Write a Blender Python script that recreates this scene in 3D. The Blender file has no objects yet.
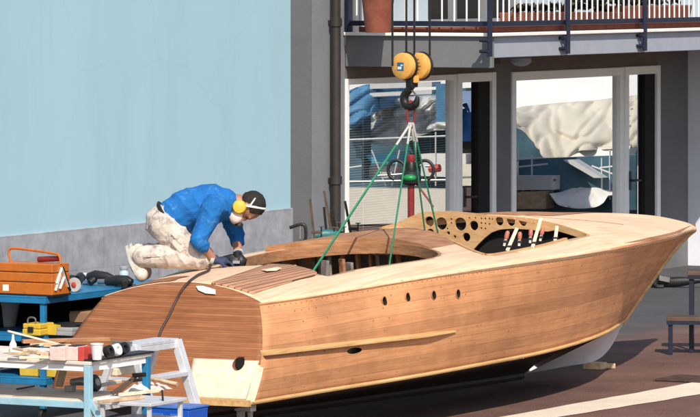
import bpy, bmesh, math, random
from mathutils import Vector, Matrix, noise
R = math.radians
random.seed(7)
scene = bpy.context.scene
col = scene.collection
# ------------------------------------------------------------------ photograph measurements
FPX, HC, YH, TH = 4400.0, 3.2, -26.0, R(28.1)
D = (math.sin(TH), math.cos(TH)); N = (D[1], -D[0])
ROT = -TH                                   # turns local x into N (outwards) and local y into D (along the quay)
BC = (-1.34, 29.463)                        # middle of the boat's transom on the ground
F0 = (-0.047, 41.29)                        # left end of the glazed facade
def frame_px(O, a, b, z):
    X = O[0]+N[0]*a+D[0]*b; Y = O[1]+N[1]*a+D[1]*b
    return 350+FPX*X/Y, YH+FPX*(HC-z)/Y
def frame_at(O, px, py, a):                 # the point of the plane local x = a seen at a pixel -> local y, z
    t = (px-350)/FPX
    X0 = O[0]+N[0]*a; Y0 = O[1]+N[1]*a
    b = (t*Y0-X0)/(D[0]-t*D[1])
    return b, HC-(py-YH)*(Y0+D[1]*b)/FPX
def fac(px, py, w=0.0): return frame_at(F0, px, py, w)
def fu(px, w=0.0): return fac(px, 100, w)[0]
def bat(px, py, v): return frame_at(BC, px, py, v)
def world(O, a, b, z=0.0): return Vector((O[0]+N[0]*a+D[0]*b, O[1]+N[1]*a+D[1]*b, z))
def at(px, py, Y): return Vector(((px-350)/FPX*Y, Y, HC-(py-YH)*Y/FPX))
def atz(px, py, z):
    Y = (HC-z)*FPX/(py-YH); return Vector(((px-350)/FPX*Y, Y, z))
def interp(x, pts):
    if x <= pts[0][0]: return pts[0][1]
    n = len(pts)
    for i in range(n-1):
        x0, y0 = pts[i]; x1, y1 = pts[i+1]
        if x <= x1:
            h = x1-x0; t = (x-x0)/h
            m0 = (y1-y0)/h if i == 0 else (y1-pts[i-1][1])/(x1-pts[i-1][0])
            m1 = (y1-y0)/h if i == n-2 else (pts[i+2][1]-y0)/(pts[i+2][0]-x0)
            t2, t3 = t*t, t*t*t
            return (2*t3-3*t2+1)*y0+(t3-2*t2+t)*h*m0+(-2*t3+3*t2)*y1+(t3-t2)*h*m1
    return pts[-1][1]
# ------------------------------------------------------------------ materials
def newmat(name):
    m = bpy.data.materials.new(name); m.use_nodes = True
    nt = m.node_tree; return m, nt, nt.nodes, nt.links, nt.nodes['Principled BSDF']
def ramp(n, stops):
    r = n.new('ShaderNodeValToRGB'); e = r.color_ramp.elements
    while len(e) < len(stops): e.new(0.5)
    for el, (p, c) in zip(e, stops): el.position = p; el.color = (*c, 1)
    return r
def mathn(nt, op, a, b=None, c=None):
    q = nt.nodes.new('ShaderNodeMath'); q.operation = op
    for i, x in enumerate((a, b, c)):
        if x is None: continue
        if isinstance(x, (int, float)): q.inputs[i].default_value = x
        else: nt.links.new(x, q.inputs[i])
    return q.outputs[0]
def mixc(nt, mode, f, a, b):
    q = nt.nodes.new('ShaderNodeMix'); q.data_type = 'RGBA'; q.blend_type = mode
    for s, x in ((q.inputs[0], f), (q.inputs[6], a), (q.inputs[7], b)):
        if isinstance(x, (int, float)): s.default_value = x
        elif isinstance(x, tuple): s.default_value = (*x, 1)
        else: nt.links.new(x, s)
    return q.outputs[2]
def shade(c, k): return tuple(min(1, x*k) for x in c)
def plain(name, c, rough=0.6, metal=0.0, var=0.18, scale=9.0, bump=0.15, dirt=None, bscale=60.0, spec=0.5, dth=(0.56, 0.68)):
    """paint, metal, plastic, cloth: a mottled base colour, worn spots and a little bump"""
    m, nt, n, l, b = newmat(name)
    tc = n.new('ShaderNodeTexCoord')
    ns = n.new('ShaderNodeTexNoise'); ns.inputs['Scale'].default_value = scale; ns.inputs['Detail'].default_value = 6
    ns.inputs['Roughness'].default_value = 0.65
    l.new(tc.outputs['Object'], ns.inputs['Vector'])
    r = ramp(n, [(0.3, shade(c, 1-var)), (0.7, shade(c, 1+var))]); l.new(ns.outputs['Fac'], r.inputs[0])
    out = r.outputs[0]
    if dirt:
        n2 = n.new('ShaderNodeTexNoise'); n2.inputs['Scale'].default_value = scale*2.3; n2.inputs['Detail'].default_value = 8
        n2.inputs['Roughness'].default_value = 0.75
        l.new(tc.outputs['Object'], n2.inputs['Vector'])
        r2 = ramp(n, [(dth[0], (0, 0, 0)), (dth[1], (1, 1, 1))]); l.new(n2.outputs['Fac'], r2.inputs[0])
        out = mixc(nt, 'MIX', r2.outputs[0], out, dirt)
    l.new(out, b.inputs['Base Color'])
    b.inputs['Roughness'].default_value = rough; b.inputs['Metallic'].default_value = metal
    b.inputs['Specular IOR Level'].default_value = spec
    if bump:
        n3 = n.new('ShaderNodeTexNoise'); n3.inputs['Scale'].default_value = bscale; n3.inputs['Detail'].default_value = 4
        l.new(tc.outputs['Object'], n3.inputs['Vector'])
        bp = n.new('ShaderNodeBump'); bp.inputs['Strength'].default_value = bump; bp.inputs['Distance'].default_value = 0.01
        l.new(n3.outputs['Fac'], bp.inputs['Height']); l.new(bp.outputs[0], b.inputs['Normal'])
    return m
def wood(name, dark, mid, light, stretch=(9, 0.7, 22), seam=None, seamw=0.035, seamc=0.45, blot=0.35, rough=0.62,
         coord='Object', plank=0.16, bump=0.25):
    """bare timber: stretched grain, plank to plank change of tone, stains and seams (seam = (axis, spacing))"""
    m, nt, n, l, b = newmat(name)
    tc = n.new('ShaderNodeTexCoord'); src = tc.outputs[coord]
    mp = n.new('ShaderNodeMapping'); mp.inputs['Scale'].default_value = stretch; l.new(src, mp.inputs[0])
    g = n.new('ShaderNodeTexNoise'); g.inputs['Scale'].default_value = 2.2; g.inputs['Detail'].default_value = 9
    g.inputs['Roughness'].default_value = 0.66; g.inputs['Distortion'].default_value = 0.4; l.new(mp.outputs[0], g.inputs['Vector'])
    r = ramp(n, [(0.28, dark), (0.5, mid), (0.72, light)]); l.new(g.outputs['Fac'], r.inputs[0])
    out = r.outputs[0]
    bl = n.new('ShaderNodeTexNoise'); bl.inputs['Scale'].default_value = 1.7; bl.inputs['Detail'].default_value = 7
    bl.inputs['Roughness'].default_value = 0.7; l.new(tc.outputs['Object'], bl.inputs['Vector'])
    rb = ramp(n, [(0.3, (1-blot,)*3), (0.62, (1.0, 1.0, 1.0))]); l.new(bl.outputs['Fac'], rb.inputs[0])
    out = mixc(nt, 'MULTIPLY', 1.0, out, rb.outputs[0])
    height = g.outputs['Fac']
    if seam:
        sx = n.new('ShaderNodeSeparateXYZ'); l.new(src, sx.inputs[0])
        q = mathn(nt, 'DIVIDE', sx.outputs[seam[0]], seam[1])
        fr = mathn(nt, 'FRACT', q); fl = mathn(nt, 'FLOOR', q)
        w = n.new('ShaderNodeTexWhiteNoise'); w.noise_dimensions = '1D'; l.new(fl, w.inputs['W'])
        k = mathn(nt, 'MULTIPLY_ADD', w.outputs['Value'], plank*2, 1-plank)
        cmb = n.new('ShaderNodeCombineXYZ')
        for i in range(3): l.new(k, cmb.inputs[i])
        out = mixc(nt, 'MULTIPLY', 1.0, out, cmb.outputs[0])
        s = mathn(nt, 'LESS_THAN', fr, seamw)
        s2 = mathn(nt, 'MULTIPLY', s, 1-seamc)
        out = mixc(nt, 'MIX', s2, out, (0.02, 0.011, 0.006))
        height = mathn(nt, 'SUBTRACT', g.outputs['Fac'], mathn(nt, 'MULTIPLY', s, 1.5))
    l.new(out, b.inputs['Base Color'])
    rr = mathn(nt, 'MULTIPLY_ADD', bl.outputs['Fac'], 0.3, rough-0.15); l.new(rr, b.inputs['Roughness'])
    b.inputs['Specular IOR Level'].default_value = 0.3
    bp = n.new('ShaderNodeBump'); bp.inputs['Strength'].default_value = bump; bp.inputs['Distance'].default_value = 0.006
    l.new(height, bp.inputs['Height']); l.new(bp.outputs[0], b.inputs['Normal'])
    return m
def glassmat(name, refl, tint=(0.75, 0.85, 0.9)):
    m, nt, n, l, b = newmat(name)
    n.remove(b); out = n['Material Output']
    t = n.new('ShaderNodeBsdfTransparent'); t.inputs[0].default_value = (*tint, 1)
    g = n.new('ShaderNodeBsdfGlossy'); g.inputs['Roughness'].default_value = 0.004; g.inputs[0].default_value = (0.93, 0.97, 1, 1)
    mx = n.new('ShaderNodeMixShader'); mx.inputs[0].default_value = refl
    l.new(t.outputs[0], mx.inputs[1]); l.new(g.outputs[0], mx.inputs[2]); l.new(mx.outputs[0], out.inputs[0])
    return m
# ------------------------------------------------------------------ mesh helpers
class MB:
    def __init__(s): s.v = []; s.f = []; s.uv = {}
    def add(s, vs, fs):
        o = len(s.v); s.v += [Vector(p) for p in vs]; s.f += [[i+o for i in f] for f in fs]
        return s
    def box(s, c, size, rot=None):
        hx, hy, hz = size[0]/2, size[1]/2, size[2]/2
        vs = [Vector((x, y, z)) for x in (-hx, hx) for y in (-hy, hy) for z in (-hz, hz)]
        if rot is not None: vs = [rot @ p for p in vs]
        c = Vector(c)
        return s.add([p+c for p in vs], [(0, 1, 3, 2), (4, 6, 7, 5), (0, 4, 5, 1), (2, 3, 7, 6), (0, 2, 6, 4), (1, 5, 7, 3)])
    def span(s, a, b):                      # box between two corners
        a = Vector(a); b = Vector(b)
        return s.box((a+b)/2, [abs(x) for x in (b-a)])
    def bar(s, a, b, w, h, up=(0, 0, 1)):
        a = Vector(a); b = Vector(b); y = (b-a); L = y.length; y.normalize()
        x = y.cross(Vector(up))
        if x.length < 1e-4: x = y.cross(Vector((1, 0, 0)))
        x.normalize(); z = x.cross(y)
        return s.box((a+b)/2, (w, L, h), Matrix((x, y, z)).transposed())
    def tube(s, pts, r, seg=10, caps=True, flat=1.0):
        pts = [Vector(p) for p in pts]; n = len(pts)
        rs = r if isinstance(r, (list, tuple)) else [r]*n
        ref = Vector((0, 0, 1)); o = len(s.v); prev = None
        for i in range(n):
            t = (pts[min(i+1, n-1)]-pts[max(i-1, 0)]).normalized()
            x = (prev if prev else (ref if abs(t.z) < 0.9 else Vector((1, 0, 0))))
            x = x-t*x.dot(t)
            if x.length < 1e-5: x = t.orthogonal()
            x.normalize(); y = t.cross(x); prev = x
            for k in range(seg):
                a = 2*math.pi*k/seg
                s.v.append(pts[i]+x*math.cos(a)*rs[i]+y*math.sin(a)*rs[i]*flat)
        for i in range(n-1):
            for k in range(seg):
                k2 = (k+1) % seg
                s.f.append([o+i*seg+k, o+i*seg+k2, o+(i+1)*seg+k2, o+(i+1)*seg+k])
        if caps:
            s.f.append([o+k for k in range(seg)][::-1]); s.f.append([o+(n-1)*seg+k for k in range(seg)])
        return s
    def lathe(s, prof, c=(0, 0, 0), rot=None, seg=24, ring=False):   # profile of (radius, height) around local z
        c = Vector(c); o = len(s.v); n = len(prof)
        for r_, h in prof:
            for k in range(seg):
                a = 2*math.pi*k/seg; p = Vector((r_*math.cos(a), r_*math.sin(a), h))
                if rot is not None: p = rot @ p
                s.v.append(p+c)
        for i in range(n-1):
            for k in range(seg):
                k2 = (k+1) % seg
                s.f.append([o+i*seg+k, o+i*seg+k2, o+(i+1)*seg+k2, o+(i+1)*seg+k])
        if ring:
            for k in range(seg):
                k2 = (k+1) % seg; s.f.append([o+(n-1)*seg+k, o+(n-1)*seg+k2, o+k2, o+k])
        else:
            s.f.append([o+k for k in range(seg)][::-1]); s.f.append([o+(n-1)*seg+k for k in range(seg)])
        return s
    def ball(s, c, r, rot=None, seg=20, rings=12):
        c = Vector(c); rr = Vector(r) if not isinstance(r, (int, float)) else Vector((r, r, r)); o = len(s.v)
        for i in range(1, rings):
            ph = math.pi*i/rings
            for k in range(seg):
                a = 2*math.pi*k/seg
                p = Vector((rr.x*math.sin(ph)*math.cos(a), rr.y*math.sin(ph)*math.sin(a), rr.z*math.cos(ph)))
                s.v.append((rot @ p if rot is not None else p)+c)
        for z, q in ((rr.z, 0), (-rr.z, 1)):
            p = Vector((0, 0, z)); s.v.append((rot @ p if rot is not None else p)+c)
        top, bot = len(s.v)-2, len(s.v)-1
        for i in range(rings-2):
            for k in range(seg):
                k2 = (k+1) % seg
                s.f.append([o+i*seg+k, o+(i+1)*seg+k, o+(i+1)*seg+k2, o+i*seg+k2])
        for k in range(seg):
            k2 = (k+1) % seg
            s.f.append([top, o+k, o+k2]); s.f.append([bot, o+(rings-2)*seg+k2, o+(rings-2)*seg+k])
        return s
    def prism(s, poly, a, b, axis=2):       # flat polygon pushed from a to b along an axis
        o = len(s.v); n = len(poly)
        for h in (a, b):
            for p in poly:
                q = list(p); q.insert(axis, h); s.v.append(Vector(q))
        s.f.append([o+i for i in range(n)][::-1]); s.f.append([o+n+i for i in range(n)])
        for i in range(n):
            j = (i+1) % n; s.f.append([o+i, o+j, o+n+j, o+n+i])
        return s
    def grid(s, na, nb, fn, uvfn=None):
        o = len(s.v)
        for i in range(na):
            for j in range(nb):
                s.v.append(Vector(fn(i/(na-1), j/(nb-1))))
                if uvfn: s.uv[o+i*nb+j] = uvfn(i/(na-1), j/(nb-1))
        for i in range(na-1):
            for j in range(nb-1):
                s.f.append([o+i*nb+j, o+(i+1)*nb+j, o+(i+1)*nb+j+1, o+i*nb+j+1])
        return s
    def xform(s, M):
        s.v = [M @ p for p in s.v]; return s
    def build(s, name, m=None, parent=None, smooth=False, bevel=0.0, solid=0.0, sub=0, weld=False, label=None, angle=40):
        me = bpy.data.meshes.new(name)
        bm = bmesh.new(); vs = [bm.verts.new(p) for p in s.v]
        uvl = bm.loops.layers.uv.new('UVMap') if s.uv else None
        for f in s.f:
            try: fc = bm.faces.new([vs[i] for i in f])
            except ValueError: continue
            if uvl:
                for lp, i in zip(fc.loops, f): lp[uvl].uv = s.uv.get(i, (0, 0))
        if weld: bmesh.ops.remove_doubles(bm, verts=bm.verts, dist=0.0005)
        bmesh.ops.recalc_face_normals(bm, faces=bm.faces)
        bm.to_mesh(me); bm.free()
        if smooth:
            for p in me.polygons: p.use_smooth = True
            try: me.set_sharp_from_angle(angle=R(angle))
            except Exception: pass
        o = bpy.data.objects.new(name, me); col.objects.link(o)
        if parent is not None: o.parent = parent
        if m is not None: me.materials.append(m)
        if solid:
            q = o.modifiers.new('thickness', 'SOLIDIFY'); q.thickness = solid; q.offset = -1
        if bevel:
            q = o.modifiers.new('soft_edges', 'BEVEL'); q.width = bevel; q.segments = 2; q.limit_method = 'ANGLE'; q.angle_limit = R(35)
        if sub:
            q = o.modifiers.new('smooth', 'SUBSURF'); q.levels = sub; q.render_levels = sub
        if label: o['label'] = label
        return o
def bake(o):
    """apply an object's modifiers"""
    dg = bpy.context.evaluated_depsgraph_get(); dg.update()
    me = bpy.data.meshes.new_from_object(o.evaluated_get(dg), preserve_all_data_layers=True, depsgraph=dg)
    o.modifiers.clear(); old = o.data; o.data = me; me.name = o.name
    if old.users == 0: bpy.data.meshes.remove(old)
    return o
def cut(o, cutters):
    for c in cutters:
        q = o.modifiers.new('opening', 'BOOLEAN'); q.operation = 'DIFFERENCE'; q.solver = 'EXACT'; q.object = c
    bake(o)
    for c in cutters:
        me = c.data; bpy.data.objects.remove(c); bpy.data.meshes.remove(me)
    return o
def remesh(o, size, smooth=4):
    q = o.modifiers.new('one_surface', 'REMESH'); q.mode = 'VOXEL'; q.voxel_size = size; q.use_smooth_shade = True
    if smooth:
        q = o.modifiers.new('relax', 'SMOOTH'); q.iterations = smooth; q.factor = 0.5
    bake(o)
    for p in o.data.polygons: p.use_smooth = True
    return o
def tag(o, label=None, cat=None, group=None, kind=None):
    for k, x in (('label', label), ('category', cat), ('group', group), ('kind', kind)):
        if x: o[k] = x
    return o
def thing(name, label, cat, loc=(0, 0, 0), rz=0.0, group=None):
    o = bpy.data.objects.new(name, None); col.objects.link(o)
    o.empty_display_size = 0.1; o.location = loc; o.rotation_euler = (0, 0, rz)
    return tag(o, label, cat, group)
def dup(o, loc=None, rz=None, label=None, parent=None):
    c = o.copy(); col.objects.link(c)
    if parent is not None: c.parent = parent
    if loc is not None: c.location = loc
    if rz is not None: c.rotation_euler = (c.rotation_euler[0], c.rotation_euler[1], rz)
    if label: c['label'] = label
    for ch in [x for x in bpy.data.objects if x.parent == o]: dup(ch, parent=c)
    return c
# ------------------------------------------------------------------ palette
M = {}
M['navy'] = plain('navy_paint', (0.006, 0.009, 0.03), 0.5, var=0.3)
M['white_metal'] = plain('white_frame_paint', (0.86, 0.85, 0.83), 0.4, var=0.05, bump=0.03)
M['bar_white'] = plain('white_bar_paint', (0.8, 0.8, 0.78), 0.4, var=0.05, bump=0)
M['black'] = plain('black_rubber', (0.012, 0.012, 0.013), 0.5, var=0.3)
M['blackmetal'] = plain('black_iron', (0.02, 0.019, 0.018), 0.45, 0.4, var=0.3)
M['steel'] = plain('worn_steel', (0.32, 0.31, 0.3), 0.4, 0.8, var=0.25)
M['pipe'] = plain('dark_brown_pipe_paint', (0.028, 0.022, 0.02), 0.5, var=0.3, scale=4)
M['rust'] = plain('rusty_steel', (0.1, 0.065, 0.05), 0.7, 0.3, var=0.4)
M['alu'] = plain('brushed_aluminium', (0.68, 0.69, 0.72), 0.42, 0.3, var=0.1, dirt=(0.45, 0.42, 0.4), scale=14)
M['blue_paint'] = plain('blue_bench_paint', (0.012, 0.17, 0.36), 0.45, var=0.2, dirt=(0.03, 0.09, 0.15), scale=7)
M['pale_blue'] = plain('pale_blue_paint', (0.3, 0.52, 0.62), 0.5, var=0.1, dirt=(0.45, 0.5, 0.5), scale=7)
M['yellow'] = plain('yellow_plastic', (0.62, 0.42, 0.04), 0.45, var=0.1)
M['crane_yellow'] = plain('crane_yellow_paint', (0.72, 0.38, 0.09), 0.42, var=0.12, dirt=(0.3, 0.17, 0.07), scale=20)
M['orange'] = plain('orange_enamel', (0.5, 0.135, 0.014), 0.42, var=0.1, dirt=(0.3, 0.08, 0.01), scale=12)
M['red'] = plain('red_paint', (0.2, 0.014, 0.014), 0.5, var=0.2)
M['green'] = plain('green_paint', (0.01, 0.22, 0.06), 0.4, var=0.2)
M['sling'] = plain('green_sling_webbing', (0.015, 0.2, 0.1), 0.75, var=0.25, scale=40)
M['sling_end'] = plain('white_sling_sleeve', (0.45, 0.45, 0.43), 0.8, var=0.2)
M['white'] = plain('white_plastic', (0.75, 0.74, 0.72), 0.5, var=0.06)
M['paper'] = plain('crumpled_paper', (0.82, 0.78, 0.72), 0.9, var=0.06, bump=0.4, bscale=18)
M['card'] = plain('brown_cardboard', (0.36, 0.2, 0.1), 0.85, var=0.12)
M['terracotta'] = plain('terracotta', (0.2, 0.055, 0.03), 0.85, var=0.3)
M['grey_plastic'] = plain('grey_plastic', (0.33, 0.33, 0.33), 0.55, var=0.15)
M['pink'] = plain('pink_packet', (0.72, 0.55, 0.5), 0.7, var=0.15, scale=25)
M['redpack'] = plain('red_packet', (0.55, 0.06, 0.05), 0.6, var=0.15)
M['tool_teal'] = plain('teal_tool_shell', (0.02, 0.14, 0.15), 0.45, var=0.2)
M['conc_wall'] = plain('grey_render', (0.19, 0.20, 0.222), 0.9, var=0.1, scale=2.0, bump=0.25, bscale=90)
M['conc_return'] = plain('shaded_return_render', (0.112, 0.114, 0.118), 0.9, var=0.1, scale=2.0, bump=0.25, bscale=90)  # grey render darkened for the shade on the pillar's return face
M['wing'] = plain('lightened_wing_render', (0.72, 0.75, 0.84), 0.9, var=0.05, scale=2.0, bump=0.2, bscale=90)  # render lightened in place of the light the balcony keeps off the wing
M['conc_dark'] = plain('darkened_grey_render', (0.15, 0.15, 0.153), 0.9, var=0.12, scale=2.0, bump=0.25, bscale=90)  # grey render darkened for the balcony's shade; also on the upper left wall
M['soffit'] = plain('brown_grey_soffit', (0.16, 0.135, 0.12), 0.9, var=0.12, scale=3, bump=0.15)
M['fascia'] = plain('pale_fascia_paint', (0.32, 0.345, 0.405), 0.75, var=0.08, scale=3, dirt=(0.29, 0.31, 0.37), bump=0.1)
M['fascia_end'] = plain('shaded_fascia_end', (0.155, 0.157, 0.162), 0.85, var=0.07, scale=4, bump=0.2)  # fascia colour darkened for the end face turned from the sun
M['edge'] = plain('white_stone_edge', (0.8, 0.78, 0.74), 0.7, var=0.06)
M['pale_wall'] = plain('pale_upper_render', (0.36, 0.42, 0.48), 0.85, var=0.05, scale=2)
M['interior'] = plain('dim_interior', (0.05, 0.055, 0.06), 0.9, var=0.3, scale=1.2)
M['glass'] = glassmat('window_glass', 0.7)
M['glass_blind'] = glassmat('blind_window_glass', 0.58, (0.95, 0.97, 1.0))
M['glass_dark'] = glassmat('door_glass', 0.6, (0.4, 0.45, 0.5))
M['blind'] = plain('grey_blind', (0.8, 0.82, 0.82), 0.6, var=0.05, bump=0)
M['tarp_cream'] = plain('cream_tarpaulin', (0.66, 0.6, 0.5), 0.7, var=0.08, scale=2.5, bump=0.6, bscale=5)
M['tarp_white'] = plain('white_tarpaulin', (0.88, 0.85, 0.8), 0.7, var=0.04, scale=2.5, bump=0.4, bscale=5)
M['tarp_blue'] = plain('blue_tarpaulin', (0.08, 0.24, 0.42), 0.6, var=0.25, scale=3, bump=0.6, bscale=6)
M['hull_blue'] = plain('dark_blue_gelcoat', (0.07, 0.15, 0.2), 0.35, var=0.55, scale=1.3)
M['cable'] = plain('brown_rubber_cable', (0.05, 0.025, 0.018), 0.6, var=0.3)
# --- boat timbers; light is in the tones: transom dark, side lighter, deck lightest
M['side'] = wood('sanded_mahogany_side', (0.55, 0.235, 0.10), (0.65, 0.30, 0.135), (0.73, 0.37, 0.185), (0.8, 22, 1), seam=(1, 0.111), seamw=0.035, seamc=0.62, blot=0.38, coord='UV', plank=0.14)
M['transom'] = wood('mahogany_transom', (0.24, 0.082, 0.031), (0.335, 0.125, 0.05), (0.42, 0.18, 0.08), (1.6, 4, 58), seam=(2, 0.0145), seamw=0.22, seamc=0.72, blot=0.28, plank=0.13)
M['deck'] = wood('pale_deck_mahogany', (0.7, 0.42, 0.24), (0.82, 0.57, 0.375), (0.88, 0.69, 0.5), (16, 0.6, 4), seam=(0, 0.3), seamw=0.006, seamc=0.6, blot=0.16, plank=0.05)
M['hatch'] = wood('laid_deck_planks', (0.32, 0.14, 0.07), (0.5, 0.25, 0.14), (0.66, 0.4, 0.25), (26, 0.8, 4), seam=(0, 0.052), seamw=0.16, seamc=0.15, blot=0.25, plank=0.12)
M['patch'] = wood('new_pale_wood', (0.66, 0.5, 0.34), (0.8, 0.66, 0.48), (0.86, 0.76, 0.6), (8, 4, 14), blot=0.12)
M['rail_wood'] = wood('pale_edge_wood', (0.5, 0.26, 0.09), (0.66, 0.4, 0.17), (0.75, 0.52, 0.27), (14, 0.8, 14), blot=0.25)
M['coaming'] = wood('brown_coaming', (0.26, 0.11, 0.05), (0.42, 0.2, 0.095), (0.55, 0.3, 0.16), (3, 3, 20), blot=0.25)
M['dash'] = wood('pale_plywood_dash', (0.45, 0.23, 0.1), (0.58, 0.34, 0.16), (0.66, 0.42, 0.22), (3, 10, 14), blot=0.15)
M['hold'] = wood('grey_inside_timber', (0.16, 0.14, 0.13), (0.3, 0.26, 0.235), (0.44, 0.39, 0.35), (3, 3, 9), blot=0.4)
M['inside_dark'] = wood('stained_inside_timber', (0.06, 0.045, 0.04), (0.12, 0.095, 0.085), (0.2, 0.165, 0.15), (9, 9, 3), blot=.5)
M['bottom'] = plain('shadowed_hull_bottom', (0.03, 0.016, 0.012), 0.6, var=0.3)  # near-black colour carries the shadow under the hull
M['primer'] = plain('grey_primer', (0.8, 0.81, 0.84), 0.6, var=0.1, scale=5, dirt=(0.65, 0.65, 0.68))
M['void'] = plain('dark_void', (0.006, 0.005, 0.004), 0.9, var=0.2)
M['plank'] = wood('rough_plank', (0.4, 0.24, 0.12), (0.6, 0.42, 0.26), (0.74, 0.58, 0.42), (10, 2, 10), blot=0.2)
M['tabletop'] = wood('splashed_table_board', (0.68, 0.57, 0.45), (0.82, 0.74, 0.65), (0.88, 0.84, 0.78), (8, 8, 8), blot=0.3)
# --- tile plinth
def tile_mat():
    m, nt, n, l, b = newmat('grey_stone_plinth')
    tc = n.new('ShaderNodeTexCoord'); sx = n.new('ShaderNodeSeparateXYZ'); l.new(tc.outputs['Object'], sx.inputs[0])
    cb = n.new('ShaderNodeCombineXYZ'); l.new(sx.outputs[1], cb.inputs[0]); l.new(sx.outputs[2], cb.inputs[1])
    br = n.new('ShaderNodeTexBrick'); br.inputs['Scale'].default_value = 1.0
    br.inputs['Brick Width'].default_value = 0.62; br.inputs['Row Height'].default_value = 0.34; br.inputs['Mortar Size'].default_value = 0.006
    br.inputs['Color1'].default_value = (0.33, 0.34, 0.375, 1); br.inputs['Color2'].default_value = (0.355, 0.365, 0.4, 1)
    br.inputs['Mortar'].default_value = (0.3, 0.31, 0.34, 1); l.new(cb.outputs[0], br.inputs['Vector'])
    ns = n.new('ShaderNodeTexNoise'); ns.inputs['Scale'].default_value = 7; ns.inputs['Detail'].default_value = 8; ns.inputs['Roughness'].default_value = 0.7
    l.new(tc.outputs['Object'], ns.inputs['Vector'])
    r = ramp(n, [(0.3, (0.68, 0.68, 0.7)), (0.7, (1.2, 1.18, 1.15))]); l.new(ns.outputs['Fac'], r.inputs[0])
    l.new(mixc(nt, 'MULTIPLY', 1.0, br.outputs[0], r.outputs[0]), b.inputs['Base Color']); b.inputs['Roughness'].default_value = 0.7
    bp = n.new('ShaderNodeBump'); bp.inputs['Strength'].default_value = 0.25; bp.inputs['Distance'].default_value = 0.01
    l.new(ns.outputs['Fac'], bp.inputs['Height']); l.new(bp.outputs[0], b.inputs['Normal'])
    return m
M['plinth'] = tile_mat()
def render_wall():
    m, nt, n, l, b = newmat('pale_blue_render')
    tc = n.new('ShaderNodeTexCoord')
    a = n.new('ShaderNodeTexNoise'); a.inputs['Scale'].default_value = 0.55; a.inputs['Detail'].default_value = 8; a.inputs['Roughness'].default_value = 0.6
    mp = n.new('ShaderNodeMapping'); mp.inputs['Scale'].default_value = (1, 1.3, 0.5)
    l.new(tc.outputs['Object'], mp.inputs[0]); l.new(mp.outputs[0], a.inputs['Vector'])
    r = ramp(n, [(0.3, (0.325, 0.5, 0.59)), (0.7, (0.365, 0.54, 0.625))]); l.new(a.outputs['Fac'], r.inputs[0])
    st = n.new('ShaderNodeTexNoise'); st.inputs['Scale'].default_value = 1.4; st.inputs['Detail'].default_value = 9; st.inputs['Roughness'].default_value = 0.72
    m2 = n.new('ShaderNodeMapping'); m2.inputs['Scale'].default_value = (1, 2.2, 0.35); l.new(tc.outputs['Object'], m2.inputs[0]); l.new(m2.outputs[0], st.inputs['Vector'])
    rs = ramp(n, [(0.34, (0.96, 0.96, 0.955)), (0.5, (1, 1, 1))]); l.new(st.outputs['Fac'], rs.inputs[0])
    vo = n.new('ShaderNodeTexVoronoi'); vo.feature = 'DISTANCE_TO_EDGE'; vo.inputs['Scale'].default_value = 0.42
    wn = n.new('ShaderNodeTexNoise'); wn.inputs['Scale'].default_value = 2.5; wn.inputs['Detail'].default_value = 6; l.new(tc.outputs['Object'], wn.inputs['Vector'])
    l.new(mixc(nt, 'ADD', 0.35, tc.outputs['Object'], wn.outputs['Color']), vo.inputs['Vector'])
    rc = ramp(n, [(0.0, (0.9, 0.9, 0.9)), (0.004, (1, 1, 1))]); l.new(vo.outputs['Distance'], rc.inputs[0])
    c1 = mixc(nt, 'MULTIPLY', 1.0, r.outputs[0], rs.outputs[0]); c1 = mixc(nt, 'MULTIPLY', 0.5, c1, rc.outputs[0])
    l.new(c1, b.inputs['Base Color']); b.inputs['Roughness'].default_value = 0.9; b.inputs['Specular IOR Level'].default_value = 0.2
    f = n.new('ShaderNodeTexNoise'); f.inputs['Scale'].default_value = 120; l.new(tc.outputs['Object'], f.inputs['Vector'])
    bp = n.new('ShaderNodeBump'); bp.inputs['Strength'].default_value = 0.15; bp.inputs['Distance'].default_value = 0.004
    l.new(f.outputs['Fac'], bp.inputs['Height']); l.new(bp.outputs[0], b.inputs['Normal'])
    return m
M['blue_wall'] = render_wall()
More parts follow.
